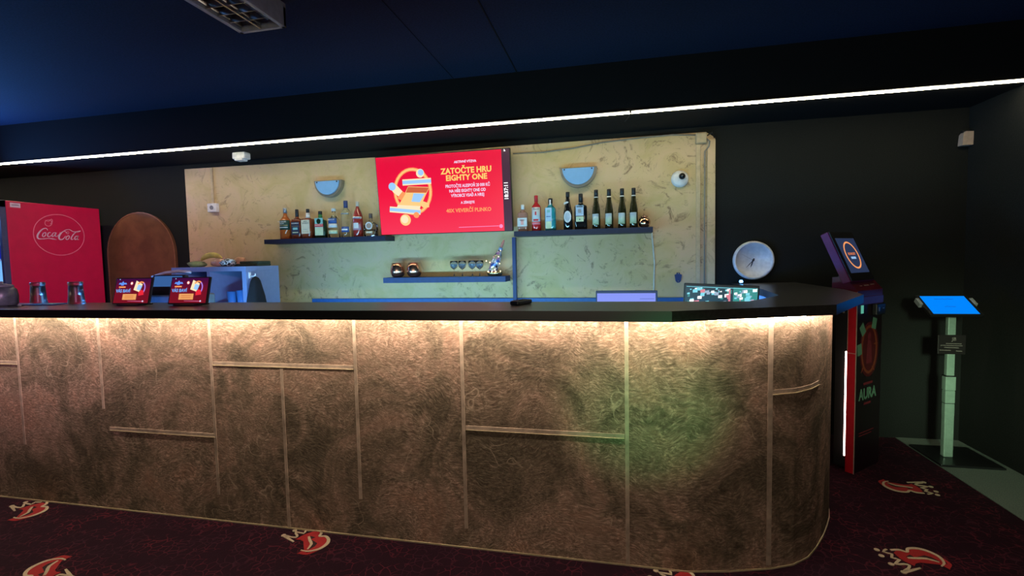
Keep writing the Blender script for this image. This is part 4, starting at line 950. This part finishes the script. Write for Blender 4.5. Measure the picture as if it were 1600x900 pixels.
# ================================================================= OTHER THINGS ON THE BAR TOP
def pint(x, y, label):
    q = thing('beer_glass', label, 'glass', (x, y, SLAB), 0, 'upturned beer glasses on the bar top')
    obj('glass_wall', MB().lathe([(.046, 0), (.0435, .012), (.040, .05), (.0375, .10), (.036, .118), (.039, .124), (.038, .136), (.035, .139), (0, .139)], 24), M['oldglass'], q)
    obj('inner_glass', MB().lathe([(.036, .055), (.034, .085), (.031, .115), (0, .118)], 20), M['oldglass'], q)
pint(-3.685, 2.43, 'upturned beer glass in front of the red fridge, the left one')
pint(-3.372, 2.43, 'upturned beer glass in front of the red fridge, the right one')
t = thing('lidded_jar', 'dark grey jar at the left end of the visible bar top', 'jar', (-3.765, 2.29, SLAB))
obj('jar_body', MB().lathe([(.060, 0), (.072, .01), (.074, .06), (.068, .10), (.052, .118)], 24), simple('dark_grey_ceramic', (.07, .085, .095), .35, 0, .4, 25), t)
obj('lid', MB().lathe([(.056, .117), (.054, .128), (.02, .136), (.008, .138), (.010, .150), (0, .153)], 20), simple('grey_lid', (.13, .14, .16), .4), t)
t = thing('order_folder', 'thin dark folder lying on the bar top below the left beer glass', 'folder', (-3.50, 2.36, SLAB))
obj('cover', MB().bbox((-.14, -.055, 0), (.11, .055, .006), .002), simple('folder_blue', (.03, .06, .14), .5), t)
obj('sheet', MB().bbox((-.03, -.04, .006), (.09, .03, .0075), .0005), simple('sheet_teal', (.10, .38, .5), .5), t, 'small blue sheet')
t = thing('ballpoint_pen', 'shiny pen lying between the dark jar and the folder', 'pen', (-3.60, 2.24, SLAB+.005))
obj('barrel', MB().tube([(-.04, 0, 0), (.05, .012, 0)], .0045, 8), M['screw'], t)
obj('tip', MB().tube([(.05, .012, 0), (.066, .014, 0)], [.0042, .001], 8), M['black'], t)
t = thing('remote_control', 'black remote control lying on the bar top below the right shelf', 'remote control', (-.465, 2.36, SLAB), R(-22))
obj('body', MB().bbox((-.026, -.065, 0), (.026, .065, .021), .007), M['black'], t)
bt = MB()
for i in range(3):
    for j in range(5): bt.bbox((-.018+i*.014, -.045+j*.02, .0205), (-.009+i*.014, -.036+j*.02, .023), .001)
obj('buttons', bt, simple('rubber_grey', (.05, .05, .05), .6), t)

# ================================================================= SCREENS BEHIND THE BAR
t = thing('computer_monitor', 'small monitor with pale blue screen seen behind the bar under the right shelf', 'monitor', (.058, 3.02, 0))
obj('desk_stand', MB().bbox((-.05, .0, .75), (.05, .05, .93), .005).bbox((-.11, -.06, .75), (.11, .11, .762), .004), M['black'], t)
W = Matrix.Translation((0, 0, .90)) @ Matrix.Rotation(R(-6), 4, 'X')
obj('casing', MB().bbox((-.184, -.01, 0), (.184, .025, .315), .004).tf(W), simple('monitor_navy', (.02, .02, .05), .4), t)
obj('screen', MB().box((-.176, -.0115, .012), (.172, -.0095, .298)).tf(W), emit('monitor_lavender', (.22, .25, .85), 1.0), t, 'pale lavender blue screen')
obj('screen_line', MB().box((.08, -.0125, .262), (.165, -.0115, .2645)).tf(W), emit('monitor_line', (.02, .04, .3), 1), t)
t = thing('camera_monitor', 'tilted monitor showing security camera pictures behind the bar corner', 'monitor', (.585, 3.02, 0), R(-4))
obj('desk_stand', MB().bbox((-.05, .0, .75), (.05, .05, .95), .005).bbox((-.11, -.06, .75), (.11, .11, .762), .004), M['black'], t)
W = Matrix.Translation((0, 0, .93)) @ Matrix.Rotation(R(2.8), 4, 'Y') @ Matrix.Rotation(R(-5), 4, 'X')
mw, mh = .205, .318
obj('casing', MB().bbox((-mw, -.01, 0), (mw, .03, mh), .004).tf(W), M['black'], t)
S = W @ frame((0, -.0105, 0), (1, 0, 0), (0, 0, 1))
scn = obj('screen', MB().box((-mw+.008, -.0112, .01), (mw-.008, -.0095, mh-.012)).tf(W), emit('cctv_dark', (.01, .04, .06), 1), t, 'dark screen with camera pictures')
rnd = random.Random(5)
tiles = [(-.195, -.03), (-.025, .055), (.06, .195)]
cols = [emit('cctv_cyan', (.22, .72, .85), 1), emit('cctv_pink', (.75, .22, .28), 1), emit('cctv_grey', (.35, .45, .6), 1), E_white, emit('cctv_teal', (.04, .28, .26), 1), E_brown]
q = 0
for (a, b_, y0_) in [(-.192, .058, .175), (.066, .195, .175), (-.192, .0, .02), (.008, .195, .02)]:
    q += .0002; y1_ = mh-.016 if y0_ > .1 else .168
    obj('camera_picture', MB().prism([(a, y0_), (b_, y0_), (b_, y1_), (a, y1_)], q, q+.0003, S), cols[4], scn)
    for i in range(48):
        cx = a+.012+(b_-a-.024)*rnd.random(); cy = y0_+.008+(y1_-y0_-.02)*rnd.random(); s_ = .004+.010*rnd.random(); q += .00004
        sk = rnd.uniform(-.008, .008)
        x_lo, x_hi = max(a, cx-s_), min(b_, cx+s_)
        obj('picture_patch', MB().prism([(x_lo, cy-s_*.8), (x_hi, cy-s_*.6), (x_hi, cy+s_), (x_lo, cy+s_*.6)], .0003+q, .0005+q, S), cols[(0, 2, 3, 0, 4, 2, 0, 1, 3)[i % 9]], scn)
q += .0006
obj('picture_patch', MB().prism([(.038, .175), (.052, .175), (.050, .29), (.042, .29)], q, q+.0003, S), cols[1], scn)
obj('picture_patch', MB().prism([(-.192, .296), (.194, .296), (.194, .299), (-.192, .299)], q, q+.0003, S), cols[0], scn)
t = thing('work_desk', 'low desk behind the bar carrying the two monitors', 'desk', (.30, 3.02, 0))
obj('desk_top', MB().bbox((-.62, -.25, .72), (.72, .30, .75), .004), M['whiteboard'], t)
for sx_ in (-.60, .68):
    for sy_ in (-.22, .26): obj('leg', MB().bbox((sx_-.02, sy_-.02, 0), (sx_+.02, sy_+.02, .72), .003), M['greymetal'], t)
t = thing('indicator_lamp', 'small glowing blue lamp on the bar below the wall clock', 'lamp', (.93, 3.98, SLAB))
obj('base', MB().lathe([(.016, 0), (.016, .006), (.010, .010)], 14), M['black'], t)
obj('bulb', MB().lathe([(.010, .008), (.014, .018), (.010, .028), (0, .031)], 14), emit('blue_bulb', (.10, .42, 1.0), 12), t)

# ================================================================= KIOSK
KA = R(47)
t = thing('betting_kiosk', 'red and black touchscreen kiosk standing behind the right end of the bar', 'kiosk', (1.476, 3.413, 0), PI/2-KA)
# local x runs along the front to the right, local y runs backwards
kw, kd = .335, .055
obj('front_cabinet', MB().bbox((0, 0, 0), (kw, kd, 1.13), .003), M['kdark'], t)
sp = obj('side_panel', MB().bbox((-.003, .002, .0), (0, kd-.004, 1.17), .001), M['kred'], t, 'bright red side panel')
obj('side_trim', MB().box((-.0045, -.0015, 0), (-.0005, .003, 1.17)).box((-.0045, kd-.006, .78), (-.0005, kd-.003, 1.17)).box((-.0045, .002, .776), (-.0025, kd-.004, .780)), M['kline'], t, 'thin silver edging')
obj('rear_body', MB().bbox((.012, kd, .02), (kw-.012, kd+.075, 1.10), .003), M['black'], t)
obj('lock', MB().lathe([(.007, 0), (.007, .004), (0, .005)], 12).tf(frame((.012, kd+.028, 1.035), (0, -1, 0), (0, 0, 1))), M['screw'], t)
obj('side_light', MB().bbox((.003, kd+.001, .10), (.011, kd+.011, .785), .002), emit('kiosk_led', (1.0, .66, .58), 9), t, 'glowing vertical light strip')
# lower console
P = MB().prism([(0, 1.13), (0, 1.175), (.075, 1.26), (.15, 1.26), (.15, 1.13)], 0, kw, frame((0, 0, 0), (0, 1, 0), (0, 0, 1)))
obj('console', P, simple('kiosk_wine', (.09, .004, .012), .35), t)
obj('console_band', MB().bbox((.0, -.006, 1.085), (kw, .0, 1.135), .002), simple('kiosk_violet', (.10, .05, .28), .4), t, 'violet band')
obj('card_reader', MB().bbox((.19, -.03, 1.01), (.31, .0, 1.085), .006), M['black'], t)
obj('reader_light', MB().box((.27, -.0315, 1.05), (.285, -.0298, 1.056)).box((.215, -.0315, 1.035), (.228, -.0298, 1.062)), M['screw'], t)
obj('ticket_light', MB().bbox((.045, -.004, 1.03), (.075, .0, 1.082), .002), emit('mint_light', (.10, .42, .30), .9), t, 'mint green lamp')
cs = frame((0, .0, 1.175), (1, 0, 0), (0, .075, .085))
obj('console_glints', MB().box((.08, .035, .0), (.11, .040, .001)).box((.14, .035, 0), (.20, .043, .001)).box((.23, .040, 0), (.28, .046, .001)).tf(cs), M['kline'], t)  # glints on the sloped console put in as silver bars
# tilted screen head
tilt = R(-24)
W = Matrix.Translation((-.002, .035, 1.235)) @ Matrix.Rotation(tilt, 4, 'X')
hw_, hh_ = .305, .352
hd = obj('screen_head', MB().bbox((0, .004, 0), (hw_, .055, hh_), .005).tf(W), M['kpurple'], t)
obj('bezel', MB().bbox((.004, -.004, .002), (hw_-.004, .004, hh_-.002), .002).tf(W), M['black'], hd)
m_, nt_, b_ = newmat('kiosk_screen'); setp(b_, (.005, .005, .01), .12, em=(.022, .035, .085), es=1.0)
obj('screen', MB().box((.035, -.0052, .055), (hw_-.03, -.0038, hh_-.05)).tf(W), m_, hd, 'dark blue touchscreen')
S = W @ frame((0, -.0055, 0), (1, 0, 0), (0, 0, 1))
cc = (.155, .18); ring_ = [(cc[0]+.078*math.cos(2*PI*i/30), cc[1]+.092*math.sin(2*PI*i/30)) for i in range(31)]
E_or = emit('kiosk_orange', (1.0, .36, .12), 1.0); E_or2 = emit('kiosk_orange_dim', (.6, .17, .07), 1.0)
obj('screen_ring', MB().ribbon(ring_, [.011]*31, .0005, S, 0, 1), E_or, hd)
obj('screen_lettering', textmb('BONUSY', .024, S @ T3(cc[0], cc[1]+.008, 0), .0005, 'CENTER', .0008), E_or2, hd)
obj('screen_lettering', MB().prism([(cc[0]-.03, cc[1]-.028), (cc[0]+.03, cc[1]-.028), (cc[0]+.03, cc[1]-.012), (cc[0]-.03, cc[1]-.012)], 0, .0005, S), emit('kiosk_sky', (.3, .5, .8), 1), hd)
obj('head_bracket', MB().bbox((.02, .05, 1.16), (kw-.05, .13, 1.27), .01), simple('bracket_navy', (.02, .03, .09), .4), t)
# poster on the front
S = frame((0, -.0006, 0), (1, 0, 0), (0, 0, 1))
pc = (.165, .79)
obj('poster_glow', MB().prism(circ(pc[0], pc[1], .125, 24, .18), 0, .0004, S), simple('poster_red', (.10, .008, .012), .5), t)
rg = [(pc[0]+.098*math.cos(2*PI*i/30), pc[1]+.150*math.sin(2*PI*i/30)) for i in range(31)]
obj('poster_ring', MB().ribbon(rg, [.018]*31, .0009, S, 0, 1), M['orange'], t)
for (x, y, a) in ((.072, .925, 35), (.225, .955, -15), (.035, .80, 8)):
    T = S @ T3(x, y, .001) @ Matrix.Rotation(R(a), 4, 'Z')
    obj('poster_card', MB().prism([(-.028, -.036), (.028, -.036), (.028, .036), (-.028, .036)], 0, .0006, T), M['mint'], t)
obj('poster_figure', MB().prism([(.13, .70), (.20, .70), (.195, .80), (.175, .86), (.15, .86), (.135, .80)], .001, .0016, S), M['dimred'], t)
obj('poster_figure', MB().prism(circ(.163, .875, .02, 14, .028), .001, .0016, S), M['dimred'], t)
for (x, y, a) in ((.08, .67, 50), (.25, .82, 0), (.22, .66, -40)):
    T = S @ T3(x, y, .001) @ Matrix.Rotation(R(a), 4, 'Z'); obj('poster_spark', MB().prism([(-.03, 0), (0, .008), (.03, 0), (0, -.008)], 0, .0006, T), M['orange'], t)
obj('poster_lettering', textmb('AURA', .10, S @ T3(.158, .500, 0), .0008, 'CENTER', .003, .86), M['mint'], t)
obj('poster_lettering', MB().prism([(.10, .562), (.22, .562), (.22, .578), (.10, .578)], 0, .0006, S).prism([(.11, .432), (.20, .432), (.20, .446), (.11, .446)], 0, .0006, S), M['dimred'], t)
obj('poster_lettering', MB().prism([(.05, .25), (.25, .25), (.25, .256), (.05, .256)], 0, .0006, S).prism([(.05, .232), (.22, .232), (.22, .238), (.05, .238)], 0, .0006, S), M['dimred'], t)

# ================================================================= TABLET STAND
t = thing('tablet_stand', 'tall tablet stand with glowing blue screen on a pale pole by the right wall', 'tablet stand', (2.19, 3.775, 0), 0)
obj('base_plate', MB().bbox((-.12, -.16, .004), (.24, .20, .018), .003), M['black'], t)
pm = M['pole']
obj('pole', MB().bbox((-.028, -.02, .018), (.028, .02, .46), .006), pm, t)
obj('pole_sleeve', MB().bbox((-.0285, -.0205, .30), (.0285, .0205, .385), .006).bbox((-.029, -.021, .39), (.029, .021, .475), .006).bbox((-.0305, -.0225, .475), (.0305, .0225, .572), .006), pm, t)
obj('pole_upper', MB().bbox((-.023, -.016, .57), (.023, .016, 1.03), .005), pm, t)
obj('pole_joint', MB().bbox((-.031, -.023, .570), (.031, .023, .578), .002).bbox((-.0295, -.0215, .386), (.0295, .0215, .390), .001), M['black'], t)
sg = obj('sign_plate', MB().bbox((-.085, -.026, .725), (.075, -.018, .855), .003), simple('sign_plate_dark', (.022, .018, .018), .3), t)
S = frame((-.005, -.0262, .79), (1, 0, 0), (0, 0, 1))
pp = simple('sign_print', (.20, .17, .15), .5)
s_ = MB()
for (x0, y0_, x1) in ((-.035, .005, .055), (-.065, -.008, .06), (-.045, -.022, .04), (-.07, -.040, -.005), (.025, -.044, .06)): s_.prism([(x0, y0_), (x1, y0_-.002), (x1, y0_+.003), (x0, y0_+.005)], 0, .0006, S)
obj('sign_lettering', s_, pp, sg)
obj('sign_lettering', textmb('JB', .032, S @ T3(.012, .036, 0), .0006, 'CENTER', .0004), pp, sg)
W = Matrix.Translation((-.045, -.135, 1.008)) @ Matrix.Rotation(R(-57), 4, 'X')
hd = obj('tablet', MB().bbox((-.15, .002, -.008), (.15, .022, .205), .005).tf(W), M['black'], t)
m_, nt_, b_ = newmat('stand_screen'); setp(b_, (0, 0, 0), .2, em=(.0, .24, 1.0), es=1.0)
obj('screen', MB().box((-.128, .0005, .004), (.128, .0025, .190)).tf(W), m_, hd, 'bright blue screen')
obj('screen_line', MB().box((-.06, -.0003, .155), (.05, .0006, .158)).box((-.035, -.0003, .075), (.03, .0006, .078)).tf(W), emit('stand_line', (.0, .07, .5), 1), hd)
obj('holding_clip', MB().bbox((-.165, -.004, .10), (-.145, .028, .165), .003).tf(W), M['greymetal'], hd, 'grey holding clip')
obj('holding_clip', MB().bbox((.145, -.004, .10), (.165, .028, .165), .003).tf(W), M['greymetal'], hd, 'grey holding clip')
obj('neck', MB().bbox((-.02, -.05, .98), (.02, .02, 1.06), .004), M['black'], t)
